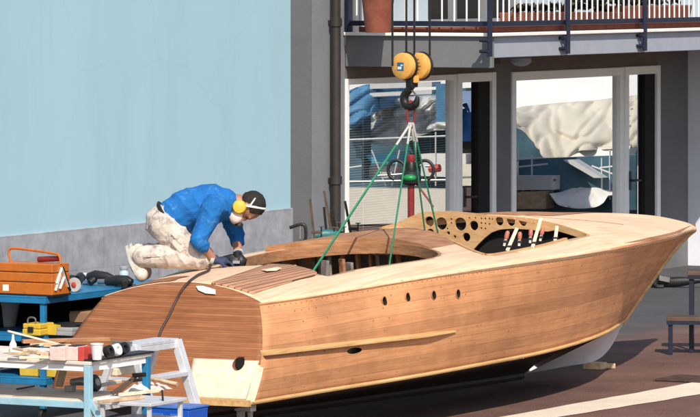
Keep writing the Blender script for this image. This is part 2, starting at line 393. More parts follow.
def ground_mat(name, c1, c2, spots, apron=None):
    m, nt, n, l, b = newmat(name)
    tc = n.new('ShaderNodeTexCoord')
    a = n.new('ShaderNodeTexNoise'); a.inputs['Scale'].default_value = 0.9; a.inputs['Detail'].default_value = 10; a.inputs['Roughness'].default_value = 0.68
    l.new(tc.outputs['Object'], a.inputs['Vector'])
    r = ramp(n, [(0.32, c1), (0.68, c2)]); l.new(a.outputs['Fac'], r.inputs[0])
    base = r.outputs[0]
    if apron:                               # greyer along the building, fading into the brown paving
        vd = n.new('ShaderNodeVectorMath'); vd.operation = 'DOT_PRODUCT'; vd.inputs[1].default_value = (N[0], N[1], 0)
        l.new(tc.outputs['Object'], vd.inputs[0])
        q = mathn(nt, 'SUBTRACT', vd.outputs['Value'], BC[0]*N[0]+BC[1]*N[1])
        q = mathn(nt, 'MULTIPLY_ADD', a.outputs['Fac'], 1.6, q)
        mr = n.new('ShaderNodeMapRange'); mr.inputs[1].default_value = 0.2; mr.inputs[2].default_value = -0.8; l.new(q, mr.inputs[0])
        ra = ramp(n, [(0.3, shade(apron, .8)), (0.7, shade(apron, 1.2))]); l.new(a.outputs['Fac'], ra.inputs[0])
        base = mixc(nt, 'MIX', mr.outputs[0], base, ra.outputs[0])
    g = n.new('ShaderNodeTexNoise'); g.inputs['Scale'].default_value = 70; g.inputs['Detail'].default_value = 4; l.new(tc.outputs['Object'], g.inputs['Vector'])
    r2 = ramp(n, [(0.35, (1-spots,)*3), (0.65, (1+spots,)*3)]); l.new(g.outputs['Fac'], r2.inputs[0])
    l.new(mixc(nt, 'MULTIPLY', 1.0, base, r2.outputs[0]), b.inputs['Base Color'])
    b.inputs['Roughness'].default_value = 0.85; b.inputs['Specular IOR Level'].default_value = 0.25
    bp = n.new('ShaderNodeBump'); bp.inputs['Strength'].default_value = 0.4; bp.inputs['Distance'].default_value = 0.006
    l.new(g.outputs['Fac'], bp.inputs['Height']); l.new(bp.outputs[0], b.inputs['Normal'])
    return m
M['ground'] = ground_mat('brown_yard_paving', (0.095, 0.052, 0.042), (0.19, 0.107, 0.088), 0.34, (0.08, 0.08, 0.087))
M['strip'] = ground_mat('painted_sun_streak', (0.6, 0.52, 0.42), (0.78, 0.7, 0.58), 0.08)  # pale colour standing in for a streak of sunlight on the ground
# ------------------------------------------------------------------ ground
MB().add([(-300, -60, 0), (300, -60, 0), (300, 500, 0), (-300, 500, 0)], [(0, 1, 2, 3)]).build('ground', M['ground'])['kind'] = 'structure'
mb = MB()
def streak_pt(a, b):
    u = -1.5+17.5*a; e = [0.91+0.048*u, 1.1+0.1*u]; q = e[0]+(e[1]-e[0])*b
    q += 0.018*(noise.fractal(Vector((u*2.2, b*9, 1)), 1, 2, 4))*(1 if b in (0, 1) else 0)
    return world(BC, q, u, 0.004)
mb.grid(220, 3, streak_pt).build('sun_streak', M['strip'])['kind'] = 'structure'  # sunlit streak laid on the paving as a thin pale sheet
# ------------------------------------------------------------------ building (local x = outwards w, local y = along u)
bld = thing('boatyard_building', 'grey boatyard building with glazed doors under a railed balcony', 'building', (F0[0], F0[1], 0), ROT)
def B3(name, m, *boxes, bevel=0.0, parent=bld, **k):
    mb = MB()
    for a, b in boxes: mb.span(a, b)
    return mb.build(name, m, parent, bevel=bevel, **k)
ZT = fac(345, 79)[1]; ZT2 = fac(512, 72)[1]
u_p0, u_pl = fu(312), fu(312)-0.05
uD0, uD1, uW2, uD2, uE, uPil = fu(455), fu(493), fu(511), fu(622.5), fu(657.5), fu(688)
ZS = 2.42                                   # underside of the balcony
UEND = uPil+9
# walls
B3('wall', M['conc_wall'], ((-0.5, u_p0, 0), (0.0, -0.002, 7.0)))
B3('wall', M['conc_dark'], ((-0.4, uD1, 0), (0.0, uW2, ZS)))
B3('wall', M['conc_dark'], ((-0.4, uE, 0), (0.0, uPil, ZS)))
B3('lintel', M['soffit'], ((-0.4, 0.0, ZT), (-0.003, uD1, ZS)), ((-0.4, uW2, ZT2), (-0.003, uE, ZS)))
B3('beam', M['soffit'], ((0.003, fu(500, .25), ZS-0.11), (0.25, fu(672, .25), ZS-0.002)))
B3('side_wing_wall', M['wing'], ((-0.4, uPil, 0), (0.55, UEND, ZS)), label='pale grey wall of the wing standing forward at the right')
B3('return_shade_skin', M['conc_return'], ((-0.219, u_p0-.012, 0), (-0.003, u_p0-.001, 7.0)))
# windows
def window(u0, u1, z0, z1, glass, w=-0.03, fw=0.055, mull=()):
    f = MB()
    f.span((w-0.04, u0, z0), (w+0.05, u0+fw, z1)); f.span((w-0.04, u1-fw, z0), (w+0.05, u1, z1))
    f.span((w-0.04, u0+fw, z1-fw), (w+0.048, u1-fw, z1)); f.span((w-0.04, u0+fw, z0), (w+0.048, u1-fw, z0+fw))
    for m_ in mull: f.span((w-0.04, m_-fw/2, z0+fw), (w+0.046, m_+fw/2, z1-fw))
    fr = f.build('window_frame', M['white_metal'], bld, bevel=0.006)
    pn = MB().add([(w, u0+fw, z0+fw), (w, u1-fw, z0+fw), (w, u1-fw, z1-fw), (w, u0+fw, z1-fw)], [(0, 1, 2, 3)]).build('pane', glass, fr)
    return fr
def glass_door(u0, u1, z0, z1, knob_u, fw=0.09):
    w = -0.03; f = MB()
    f.span((w-0.04, u0, z0), (w+0.07, u0+fw, z1)); f.span((w-0.04, u1-fw, z0), (w+0.07, u1, z1))
    f.span((w-0.04, u0+fw, z1-fw), (w+0.068, u1-fw, z1)); f.span((w-0.04, u0+fw, z0), (w+0.068, u1-fw, z0+0.12))
    dr = f.build('door', M['white_metal'], bld, bevel=0.006)
    MB().add([(w, u0+fw, z0+.1), (w, u1-fw, z0+.1), (w, u1-fw, z1-fw), (w, u0+fw, z1-fw)], [(0, 1, 2, 3)]).build('pane', M['glass_dark'], dr)
    MB().span((w-0.01, u1-fw-0.26, z0+0.12), (w+0.04, u1-fw-0.003, z1-fw)).build('dark_jamb', M['void'], dr)
    h = MB().tube([(w+0.07, knob_u, 1.0), (w+0.12, knob_u, 1.0), (w+0.125, knob_u+0.16, 1.0)], 0.012)
    h.box((w+0.075, knob_u, 1.0), (0.012, 0.045, 0.2))
    h.build('handle', M['black'], dr, smooth=True)
window(0.0, uD0, 0.35, ZT, M['glass_blind'])
glass_door(uD0, uD1, 0.02, ZT+0.005, uD0+0.13)
window(uW2, uD2-0.0, 0.35, ZT2, M['glass'], fw=0.09)
glass_door(uD2, uE, 0.02, ZT2+0.004, uD2+0.1)
B3('sill_wall', M['conc_dark'], ((-0.3, 0.001, 0), (-0.01, uD0-0.001, 0.348)), ((-0.3, uW2+.001, 0), (-0.01, uD2-0.001, 0.348)))
bl = MB()
z = 0.75
while z < ZT-0.08:
    bl.box((-0.075, uD0/2, z), (0.022, uD0-0.16, 0.002), Matrix.Rotation(R(-25), 3, 'Y')); z += 0.024
for uu in (0.5, 1.2, 1.9): bl.span((-0.076, uu, 0.75), (-0.074, uu+0.01, ZT-0.07))
bl.build('blind', M['blind'], bld)
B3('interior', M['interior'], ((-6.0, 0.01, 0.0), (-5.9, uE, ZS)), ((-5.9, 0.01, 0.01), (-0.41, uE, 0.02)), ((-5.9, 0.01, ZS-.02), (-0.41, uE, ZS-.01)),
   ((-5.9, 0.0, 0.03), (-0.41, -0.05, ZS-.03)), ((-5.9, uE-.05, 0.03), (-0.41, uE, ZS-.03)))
# balcony: slab, pale front, end face darkened for its shade, stone edge, terracotta kerb
BW = 1.52; ZF = 2.655
uB1 = UEND
B3('balcony', M['soffit'], ((0.003, 0.06, ZS), (BW-0.06, uB1, ZF-0.05)))
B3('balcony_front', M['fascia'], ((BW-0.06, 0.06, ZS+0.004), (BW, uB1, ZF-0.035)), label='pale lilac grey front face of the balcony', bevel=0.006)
B3('balcony_end', M['fascia_end'], ((0.004, 0.0, ZS-0.088), (BW+0.012, 0.06, ZF-0.033)), label='grey end face of the balcony, its shade put into the colour', bevel=0.006)
B3('edge_stone', M['edge'], ((0.005, -0.04, ZF-0.032), (BW+0.05, uB1, ZF)), bevel=0.006)
B3('kerb', M['terracotta'], ((BW-0.3, 0.09, ZF+0.001), (BW-0.04, uB1, ZF+0.055)), ((0.1, 0.09, ZF+0.001), (BW-.302, 0.2, ZF+0.05)))
# upper storey, its doors and the wide roof far above the yard
B3('upper_wall', M['conc_dark'], ((-0.4, 0.0, ZF), (0.0, fu(362), 7.0)))
B3('upper_wall', M['pale_wall'], ((-0.4, fu(362)+.002, ZF), (0.0, fu(428), 7.0)), ((-0.4, fu(520), ZF), (0.0, UEND, 7.0)), ((-0.4, fu(428), 5.0), (-0.01, fu(520), 7.0)))
B3('balcony_door', M['void'], ((-0.3, fu(428), ZF), (-0.12, fu(520), 5.0)))
f = MB()
for k in range(4):
    uu = fu(428)+(fu(520)-fu(428))*k/3.0; f.span((-0.119, uu-0.02, ZF+0.1), (-0.04, uu+0.02, 4.95))
f.span((-0.119, fu(428), ZF+0.001), (-0.042, fu(520), ZF+0.1))
f.build('balcony_door_frame', M['conc_wall'], bld)
# railing
def bars(): pass
zr = 2.745; zt = 3.66
rl = MB(); rl.span((BW-0.01, 0.02, zr-0.03), (BW+0.03, uB1, zr+0.018)); rl.span((0.02, -0.012, zr-0.03), (BW-0.012, 0.028, zr+0.018))
rl.span((BW-0.015, 0.02, zt), (BW+0.035, uB1, zt+0.04)); rl.span((0.02, -0.016, zt), (BW-0.016, 0.03, zt+0.04))
rail = rl.build('railing', M['navy'], bld, bevel=0.004)
b = MB(); k = 0
uu = 0.13
while uu < fu(712, BW):
    b.tube([(BW+0.01, uu, zr), (BW+0.01, uu, zt)], 0.0085, 8); uu += 0.122
ww = 0.12
while ww < BW-0.05:
    b.tube([(ww, 0.008, zr), (ww, 0.008, zt)], 0.0085, 8); ww += 0.128
b.build('bars', M['bar_white'], rail, smooth=True)
for px_ in (490, 568, 645, 722):
    uu = fu(px_, BW+0.05)
    q = MB().span((BW+0.036, uu-0.035, ZS+0.02), (BW+0.06, uu+0.035, zt+0.05)).build('post', M['navy'], rail, bevel=0.004)
    for zz in (ZS+0.07, ZS+0.17):
        MB().tube([(BW-0.01, uu-0.09, zz), (BW+0.075, uu-0.09, zz)], 0.016, 10).span((BW+0.002, uu-0.1, zz-0.012), (BW+0.034, uu+0.03, zz+0.012)).build('bracket', M['navy'], q)
MB().span((-0.0+0.012, -0.03, ZF+0.002), (0.055, 0.045, zt+0.05)).build('post', M['navy'], rail, bevel=0.004)
# drain pipe with collars and the soffit lamp
up = fu(335.5, 0.07)
dp = MB().tube([(0.075, up, -0.0), (0.075, up, 7.0)], 0.045, 20).build('drainpipe', M['pipe'], bld, smooth=True)
for zz in (1.28, 2.75, 4.6):
    MB().lathe([(0.05, -0.04), (0.057, -0.036), (0.057, 0.036), (0.05, 0.04)], (0.075, up, zz)).span((0.0, up-0.02, zz-0.02), (0.08, up+0.02, zz+0.02)).build('pipe_collar', M['pipe'], dp, smooth=True)
ul, zl = fac(521, 62, 1.0)
MB().lathe([(0.07, 0.0), (0.1, -0.03), (0.1, -0.07), (0.06, -0.1), (0.01, -0.11)], (1.0, ul, ZS)).build('soffit_lamp', M['fascia'], bld, smooth=True)
# ------------------------------------------------------------------ pale blue wall with its stone plinth
WB = -0.22
uw0, uw1 = fu(-300, WB), fu(292, WB)
bw = thing('rendered_wall', 'tall pale blue rendered wall above a grey stone plinth', 'wall', (F0[0], F0[1], 0), ROT)
ZP = 1.03
B3('render', M['blue_wall'], ((WB-0.4, uw0, ZP-0.1), (WB, u_p0-0.002, 7.0)), parent=bw)
B3('plinth', M['plinth'], ((WB-0.38, uw0, 0), (WB+0.025, u_p0-0.003, ZP)), parent=bw, bevel=0.006)
# ------------------------------------------------------------------ on the balcony
def pot(name, label, a, b, r, h, cat='plant pot'):
    loc = world(F0, a, b, ZF+0.003)
    t = thing(name, label, cat, loc, ROT)
    MB().lathe([(r*0.72, 0), (r*0.98, h*0.84), (r*1.08, h*0.84), (r*1.08, h), (r*0.95, h), (r*0.9, h*0.85)]).build('pot_body', M['terracotta'], t, smooth=True)
    MB().ball((0, 0, h*0.86), (r*0.9, r*0.9, 0.04)).build('soil', M['void'], t, smooth=True)
    return t
u_, _ = fac(378, 15, 0.55)
pot('plant_pot', 'large terracotta pot behind the railing at the balcony end', 0.55, u_, 0.165, 0.52)
labs = ['long low terracotta trough behind the railing, left of its dark plant', 'long low terracotta trough behind the railing holding the taller dark plant', 'long low terracotta trough behind the railing nearest the right edge']
for i, (p0, p1) in enumerate(((516, 562), (565, 606), (610, 676))):
    u0, u1 = fu(p0, 0.9), fu(p1, 0.9); L = u1-u0; h = (0.17, 0.16, 0.22)[i]
    t = thing('planter', labs[i], 'planter', world(F0, 0.9, (u0+u1)/2, ZF+0.003), ROT, 'terracotta troughs on the balcony')
    MB().prism([(-0.15, 0), (0.15, 0), (0.19, h), (-0.19, h)], -L/2, L/2, axis=1).build('trough', M['terracotta'], t, bevel=0.012)
    pl = MB()
    for k in range(220):
        y = random.uniform(-L/2, L/2)*0.9; hh = random.uniform(0.02, 0.08)*(1.6 if i == 1 and abs(y) < L/3 else 0.8)
        c = Vector((random.uniform(-0.1, 0.1), y, h+hh)); a = random.random()*6.28
        q = Matrix.Rotation(a, 3, 'Z') @ Matrix.Rotation(random.uniform(-1, 1), 3, 'X')
        pl.add([c+q @ Vector(p) for p in ((-0.03, 0, 0), (0, -0.05, 0), (0.03, 0, 0), (0, 0.05, 0.01))], [(0, 1, 2, 3)])
    pl.build('plants', plain('dark_leaves', (0.03, 0.03, 0.015), 0.7), t)
# ------------------------------------------------------------------ the boats across the yard that the windows mirror (outside the view, to the right)
def mir(px_, py_, U):
    t = (px_-350)/FPX; X0 = F0[0]+D[0]*U; Y0 = F0[1]+D[1]*U
    a = (t*Y0-X0)/(N[0]-t*N[1]); Y = Y0+N[1]*a
    return Vector((-a, U, HC-(py_-YH)*Y/FPX))
def slab(name, m, U, top, low, parent, dep=0.25, lean=0.0):
    poly = [mir(x, y, U) for x, y in top]+[mir(x, y, U) for x, y in low[::-1]]; nn = len(poly); nt_ = len(top)
    poly = [p+Vector((0, lean if i < nt_ else 0, 0)) for i, p in enumerate(poly)]
    return MB().add(poly+[p+Vector((0, dep, 0)) for p in poly], [list(range(nn)), list(range(nn, 2*nn))[::-1]]+[[i, (i+1) % nn, nn+(i+1) % nn, nn+i] for i in range(nn)]).build(name, m, parent)
def tarp_boat(name, label, U, top, low, m, depth, parts, bulge=0.3, amp=0.1):
    t = thing(name, label, 'boat', world(F0, 0, 0), ROT)
    def P(a, b):
        x = top[0][0]+(top[-1][0]-top[0][0])*a
        yt, yl = interp(x, top), interp(x, low)
        if b < 0.7: q = b/0.7; y = yl+(yt-yl)*q; off = bulge*q**1.5
        else: q = (b-0.7)/0.3; y = yt-2*q; off = bulge+q*depth
        p = mir(x, y, U)
        nz = (noise.noise(Vector((x*0.035, b*1.6, U)))*amp*1.6+(1-abs(noise.noise(Vector((x*0.05+b*2.4, b*1.5-x*.02, U)))))**6*amp*1.3+(1-abs(noise.noise(Vector((x*0.03-b*3.0, b*1.1+x*.03, U+4)))))**8*amp)
        return p+Vector((0, off+nz, 0))
    MB().grid(70, 50, P).build('tarpaulin', m, t, smooth=True, angle=180)
    for nm, mm, dU, tp, lw, *ln in parts: slab(nm, mm, U+dU, tp, lw, t, lean=ln[0] if ln else 0.0)
    return t
tarp_boat('covered_boat', 'boat under a creased cream tarpaulin mirrored in the right window', 17.0,
          [(500, 108), (530, 105), (570, 102), (600, 98), (640, 95)], [(500, 118), (520, 130), (540, 150), (556, 164), (566, 163), (580, 152), (600, 150), (640, 148)], M['tarp_cream'], 3.0,
          [('white_awning', M['tarp_white'], 0.9, [(490, 70), (640, 64)], [(490, 112), (640, 104)], 1.2),
           ('tarpaulin_hem', M['tarp_white'], -0.05, [(556, 164), (575, 151), (600, 147), (630, 146)], [(557, 168), (580, 166), (600, 163), (630, 160)], .15),
           ('hull', M['hull_blue'], 0.7, [(490, 110), (540, 140), (560, 150), (640, 140)], [(490, 196), (540, 192), (560, 192), (640, 192)])], bulge=0.8, amp=.075)
tarp_boat('small_boat', 'small boat under a rounded white cover mirrored low in the right window', 16.0,
          [(552, 193), (560, 180), (575, 175), (595, 176), (606, 184), (611, 195)], [(552, 194), (560, 204), (575, 208), (595, 208), (606, 203), (611, 196)], M['tarp_white'], 0.8,
          [('prop_strut', M['white'], 0.2, [(567, 160), (577, 160)], [(598, 178), (606, 178)]), ('keel_chock', M['plank'], 0.1, [(506, 193), (550, 191)], [(506, 209), (550, 209)]),
           ('trailer_deck', M['white'], 0.15, [(506, 176), (556, 176)], [(506, 190), (556, 190)]), ('shade_gap', M['hull_blue'], 0.4, [(500, 160), (640, 155)], [(500, 215), (640, 210)])], bulge=.9, amp=.03)
tarp_boat('covered_boat', 'boat under a shiny silver cover mirrored in the left window', 14.0,
          [(364, 112), (385, 100), (410, 97), (430, 100), (456, 104)], [(364, 140), (385, 146), (410, 142), (430, 132), (456, 130)], plain('silver_cover', (0.6, 0.6, 0.58), 0.4, 0.1, var=0.5, scale=3, bump=0.8, bscale=6), 1.4,
          [('white_awning', M['tarp_white'], 0.9, [(325, 70), (475, 66)], [(325, 98), (475, 94)], .8),
           ('boom', M['white'], -.2, [(374, 84), (436, 82)], [(374, 89), (436, 87)]), ('boom', M['white'], -.2, [(374, 93), (436, 90)], [(374, 97), (436, 94)]),
           ('hull', M['hull_blue'], 0.8, [(325, 96), (470, 88)], [(325, 190), (470, 188)]),
           ('blue_panel', M['tarp_blue'], -0.2, [(440, 84), (452, 84)], [(440, 122), (452, 122)]),
           ('pale_panel', M['tarp_white'], -.1, [(425, 154), (470, 154)], [(425, 176), (470, 178)]),
           ('stand', M['white'], -.1, [(374, 166), (402, 166)], [(368, 178), (392, 178)]),
           ('stripe', plain('teal_gelcoat', (0.08, 0.4, 0.55), 0.4), -0.2, [(368, 155), (402, 152)], [(376, 163), (402, 164)])], amp=.13)
tarp_boat('covered_boat', 'boat with a humped blue cover mirrored at the left end of the left window', 13.4,
          [(330, 95), (345, 87), (355, 86), (364, 94), (369, 110)], [(330, 128), (350, 130), (360, 127), (369, 118)], M['tarp_blue'], 1.0, [('stand', M['hull_blue'], 0.3, [(330, 116), (366, 114)], [(330, 180), (366, 180)])])
def rods(t, U, segs, r=.02, m='white'):
    for (xa, ya), (xb, yb) in segs: MB().tube([mir(xa, ya, U), mir(xb, yb, U)], r, 8).build('stanchion', M[m], t, smooth=True)
cb_ = [o for o in col.objects if o.name.startswith('covered_boat')]
rods(cb_[0], 16.4, [((514, 168), (552, 164)), ((514, 160), (545, 158)), ((522, 150), (522, 192)), ((536, 156), (536, 192)), ((604, 168), (622, 166)), ((596, 166), (622, 176)), ((606, 158), (606, 196)), ((614, 150), (614, 200))], .012)
rods(cb_[0], 16.2, [((512, 184), (560, 180)), ((512, 196), (556, 193)), ((527, 184), (529, 206))], .016, 'steel')
rods(cb_[1], 13.2, [((376, 150), (390, 186)), ((404, 150), (396, 186)), ((350, 140), (452, 136)), ((420, 132), (420, 186)), ((440, 132), (440, 186)), ((352, 168), (366, 166)), ((410, 166), (426, 165))], .011)
rods(cb_[1], 13.1, [((346, 182), (452, 180)), ((380, 176), (410, 174)), ((430, 166), (440, 166))], .016, 'steel')
rods(cb_[1], 13.1, [((434, 169), (444, 168))], .05, 'redpack')
w_ = thing('bright_ground_slab', 'added cream slab mirrored as sunlit ground along the bottom of the windows', 'wall', world(F0, 0, 0), ROT)  # cream slab added out of view so the panes mirror bright ground
slab('cream_face', M['tarp_cream'], 13.0, [(315, 188), (456, 190)], [(315, 226), (456, 222)], w_, lean=.12)
slab('cream_face', M['tarp_cream'], 13.6, [(462, 165), (511, 163)], [(462, 186), (511, 185)], w_, lean=.1)
slab('blue_sheet', plain('blue_sheet', (0.03, 0.13, 0.34), 0.5, var=0.5, scale=3, bump=.6, bscale=5), 14.2, [(455, 92), (500, 89)], [(455, 146), (500, 143)], w_, lean=.3)
slab('dark_gap', M['void'], 14.1, [(455, 142), (500, 141)], [(455, 168), (500, 167)], w_)
# ------------------------------------------------------------------ the boat (local x = v to starboard, local y = u forward)
boat = thing('motorboat', 'long varnish-stripped mahogany motorboat being restored, bow pointing right', 'boat', (BC[0], BC[1], 0), ROT)
VS = [(0.3, .585), (0.8, .69), (1.4, .80), (2.7, 1.03), (3.7, 1.12), (4.7, 1.14), (5.5, 1.07), (6.2, .92), (7.3, .62), (8.1, .34), (8.6, .18), (8.95, .06), (9.1, .0)]
VC = [(0, .77), (1, .84), (2, .92), (3, .97), (4, .96), (5, .86), (5.8, .70), (6.5, .47), (7.1, .22), (7.6, .015)]
SHEER_PX = [(253, 304), (300, 297), (350, 289), (400, 280.5), (470, 269), (550, 257.5), (600, 250), (654, 239.6), (679, 234), (696, 227)]
CHINE_PX = [(250, 404), (336, 389.6), (400, 379.5), (475, 366), (550, 351), (601, 335), (623, 322)]
def zfit(tab, poly):
    out = []
    for k in range(60):
        u = tab[0][0]+(tab[-1][0]-tab[0][0])*k/59
        v = interp(u, tab)
        Y = BC[1]+D[1]*u+N[1]*v
        x = frame_px(BC, v, u, 1)[0]; y = interp(x, poly)
        out.append((u, HC-(y-YH)*Y/FPX))
    # relax the fitted line a little
    for _ in range(6):
        out = [out[0]]+[(out[i][0], (out[i-1][1]+2*out[i][1]+out[i+1][1])/4) for i in range(1, 59)]+[out[-1]]
    return out
ZSF, ZCF = zfit(VS, SHEER_PX), zfit(VC, CHINE_PX)
ZS_ = lambda u: interp(u, ZSF)
ZC_ = lambda u: interp(u, ZCF)
CR = [(0.3, .11), (2, .09), (3.5, .07), (4.4, .10), (5.2, .20), (6.5, .175), (8, .13), (8.8, .05), (9.1, .0)]
def zdeck(u, v):
    vs = max(1e-3, interp(u, VS)); q = max(-1, min(1, v/vs))
    return ZS_(u)+interp(u, CR)*(1-q*q)
def deck_px(x, y, dz=0.0):
    """where the sight line through a pixel first meets the deck surface -> v, u"""
    Y = 28.8
    while Y < 39:
        p = at(x, y, Y); r = (p.x-BC[0], p.y-BC[1]); u = r[0]*D[0]+r[1]*D[1]; v = r[0]*N[0]+r[1]*N[1]
        if 0.36 <= u < 9.05 and abs(v) <= interp(u, VS)+.03 and p.z <= zdeck(u, v)+dz: return v, u
        Y += 0.01
    return None
def rake(z): return 0.40*max(0, (z-0.36)/0.62)**1.15 if z > 0.36 else 0
STEM = [(0, 7.6), (.43, 8.17), (.73, 8.58), (.88, 8.84), (1, 9.1)]
BUL = [(0, .27), (.2, .19), (.45, .07), (.65, -.06), (.85, -.12), (.95, -.06), (1, 0)]
def side_pt(s, t):
    """starboard topside: s from the transom to the stem, t from the chine to the sheer"""
    uc, us = 7.6*s, 0.40+(9.1-0.40)*s
    zc, zs = ZC_(uc), ZS_(us)
    z = zc+(zs-zc)*t
    u = rake(z)*(1-s)+interp(t, STEM)*s
    vc, vs = interp(uc, VC), interp(us, VS)
    v = vc+(vs-vc)*t+interp(s, BUL)*t*(1-t)
    return Vector((max(0, v), u, z))
def side_at(u, z):
    """starboard half-breadth where the side crosses a given u and z"""
    s, t = u/9, 0.5
    for _ in range(40):
        p = side_pt(s, t); t += (z-p.z)*1.2; s += (u-p.y)/8.8
        s = min(1, max(0, s)); t = min(1.0, max(0, t))
    return side_pt(s, t)
def side_px(px_, py_):
    """point of the starboard side seen at a pixel"""
    best = None
    for i in range(161):
        for j in range(41):
            p = side_pt(i/160, j/40); x, y = frame_px(BC, p.x, p.y, p.z)
            e = (x-px_)**2+(y-py_)**2
            if best is None or e < best[0]: best = (e, i/160, j/40)
    s, t = best[1], best[2]; return side_pt(s, t)
# topsides
def top_fn(a, b):
    s = abs(2*a-1); s = 1-s; p = side_pt(s, b)
    return (p.x if a < 0.5 else -p.x, p.y, p.z)
hull = MB().grid(161, 15, top_fn, lambda a, b: ((1-abs(2*a-1))*9, b)).build('topside_planking', M['side'], boat, smooth=True, angle=60, weld=True)
hull.data.materials.append(M['void'])
so = hull.modifiers.new('thickness', 'SOLIDIFY'); so.thickness = 0.035; so.offset = -1
# the normals point outwards after recalculation or not: test and flip
def face_out(o):
    me = o.data; c = sum((p.center.x*p.normal.x for p in me.polygons), 0.0)
    if c < 0: me.flip_normals()
face_out(hull); bake(hull)
cs = []
for x, y in ((385.5, 300.5), (409.5, 297.5), (434, 294.5), (457.5, 292)):
    p = side_px(x, y)
    cs.append(MB().lathe([(0.03, -0.12), (0.03, 0.12)], p, Matrix.Rotation(R(90), 3, 'Y'), 20).build('c', M['void']))
p = side_px(352.5, 351); cs.append(MB().lathe([(0.03, -0.15), (0.03, 0.15)], p, Matrix.Rotation(R(90), 3, 'Y') @ Matrix.Diagonal((0.7, 3.0, 1)), 20).build('c', M['void']))
for c in cs: c.parent = boat
cut(hull, cs)
for x, y in ((385.5, 300.5), (409.5, 297.5), (434, 294.5), (457.5, 292)):
    p = side_px(x, y)
    MB().lathe([(0.001, -0.11), (0.06, -0.11), (0.06, -0.105), (0.001, -0.105)], p, Matrix.Rotation(R(90), 3, 'Y'), 16).build('porthole_dark', M['void'], boat)  # black disc added behind each hole for the unlit inside
    MB().lathe([(0.036, -0.01), (0.036, 0.001), (0.031, 0.003), (0.0305, -0.012)], p+Vector((0.002, 0, 0)), Matrix.Rotation(R(84), 3, 'Y'), 20, True).build('porthole_rim', M['coaming'], boat, smooth=True)
# transom
def tr_half(r):                             # r 0..1 from the chine up to the sheer
    return side_pt(0, r)
def tr_fn(a, b):                            # a across, b up: the last part follows the arched top
    q = 2*a-1
    if b < 0.75:
        p = tr_half(b/0.75); v = p.x*q; z = p.z; u = p.y
    else:
        k = (b-0.75)/0.25; p = tr_half(1.0)
        ue = 0.43+0.08*(1-q*q); ve = q*interp(ue, VS); ze = zdeck(ue, ve)
        v = p.x*q+(ve-p.x*q)*k; z = p.z+(ze-p.z)*(1-(1-k)**2); u = p.y+(ue+0.05*(1-q*q)-p.y)*k**1.7
    u -= 0.05*(1-q*q)
    return (v, u, z)
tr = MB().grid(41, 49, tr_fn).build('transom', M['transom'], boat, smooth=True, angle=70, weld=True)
for p in [tr.data]:
    c = sum(q.normal.y for q in p.polygons)
    if c > 0: p.flip_normals()
so = tr.modifiers.new('thickness', 'SOLIDIFY'); so.thickness = 0.03; so.offset = -1; bake(tr)
def tr_at(v, z, off=0.0):
    p0 = tr_half(0); p1 = tr_half(1)
    lo, hi = 0.0, 1.0
    for _ in range(30):
        m_ = (lo+hi)/2
        if tr_half(m_).z < z: lo = m_
        else: hi = m_
    p = tr_half(lo); q = max(-1, min(1, v/max(p.x, 1e-3)))
    u = (rake(z) if z > p1.z else p.y)-0.05*(1-q*q)
    return Vector((v, u-off, z))
hv, hz = 0.615, 0.605
pa = MB().grid(16, 14, lambda a, b: tr_at(0.275+(0.735-0.275)*a+0.03*(1-b)*(1-a)+0.02*b*a, 0.385+0.245*b, 0.006), None).build('new_wood_patch', M['patch'], boat, smooth=True, label='pale new wood let into the lower right of the transom')
if sum(q.normal.y for q in pa.data.polygons) > 0: pa.data.flip_normals()
so = pa.modifiers.new('thickness', 'SOLIDIFY'); so.thickness = 0.012; so.offset = -1; bake(pa)
pc = tr_at(hv, hz)
rx = Matrix.Rotation(R(90), 3, 'X')
for ob in (tr, pa):
    c = MB().lathe([(0.043, -0.12), (0.043, 0.12)], pc, rx, 24).build('c', M['void']); c.parent = boat; cut(ob, [c])
MB().lathe([(0.044, 0.0), (0.044, 0.05), (0.001, 0.05)], pc+Vector((0, 0.03, 0)), Matrix.Rotation(R(-90), 3, 'X'), 20).build('exhaust_hole', M['void'], boat)
bo = MB()
for v_, z_ in ((0.66, .50), (0.70, .50), (0.66, .445), (0.62, .44), (0.70, .56), (0.56, .545)):
    MB().lathe([(0.009, -0.004), (0.008, 0.002)], tr_at(v_, z_, 0.009), rx, 10).build('wood_plug', M['white'], boat)
# corner board and lower plank of the transom, chine rail, spray rail, sheer line
cb = MB()
cb.tube([tr_half(t)+Vector((-0.012, -0.012, 0)) for t in [0.02+0.36*k/8 for k in range(9)]], 0.02, 6)
cb.tube([tr_half(t)+Vector((0.012, 0.006, 0)) for t in [0.02+0.34*k/8 for k in range(9)]], 0.012, 6)
cb.build('corner_batten', M['patch'], boat, smooth=True)
lp = MB()
for k in range(12):
    v0, v1 = -0.75+1.53*k/12, -0.75+1.53*(k+1)/12
    lp.bar(tr_at(v0, 0.362, 0.02), tr_at(v1, 0.362, 0.02), 0.045, 0.042)
lp.build('transom_sole_plank', M['rail_wood'], boat)
def side_rail(f, n, r0, name, m, flat=1.0, seg=8, sides=(1, -1)):
    for sg in sides:
        pts = []
        for k in range(n+1):
            p = f(k/n); pts.append((sg*p.x, p.y, p.z))
        MB().tube(pts, r0 if not callable(r0) else [r0(k/n) for k in range(n+1)], seg, flat=flat).build(name, m, boat, smooth=True)
side_rail(lambda a: side_pt(a*0.995, 0.0)+Vector((0.004, -0.01 if a == 0 else 0, 0.006)), 60, 0.014, 'chine_rail', M['rail_wood'])
a0 = side_px(262, 354); a1 = side_px(455, 332.5)
def strake(a):
    u = a0.y+(a1.y-a0.y)*a; z = a0.z+(a1.z-a0.z)*a; p = side_at(u, z); return p+Vector((0.006, 0, 0))
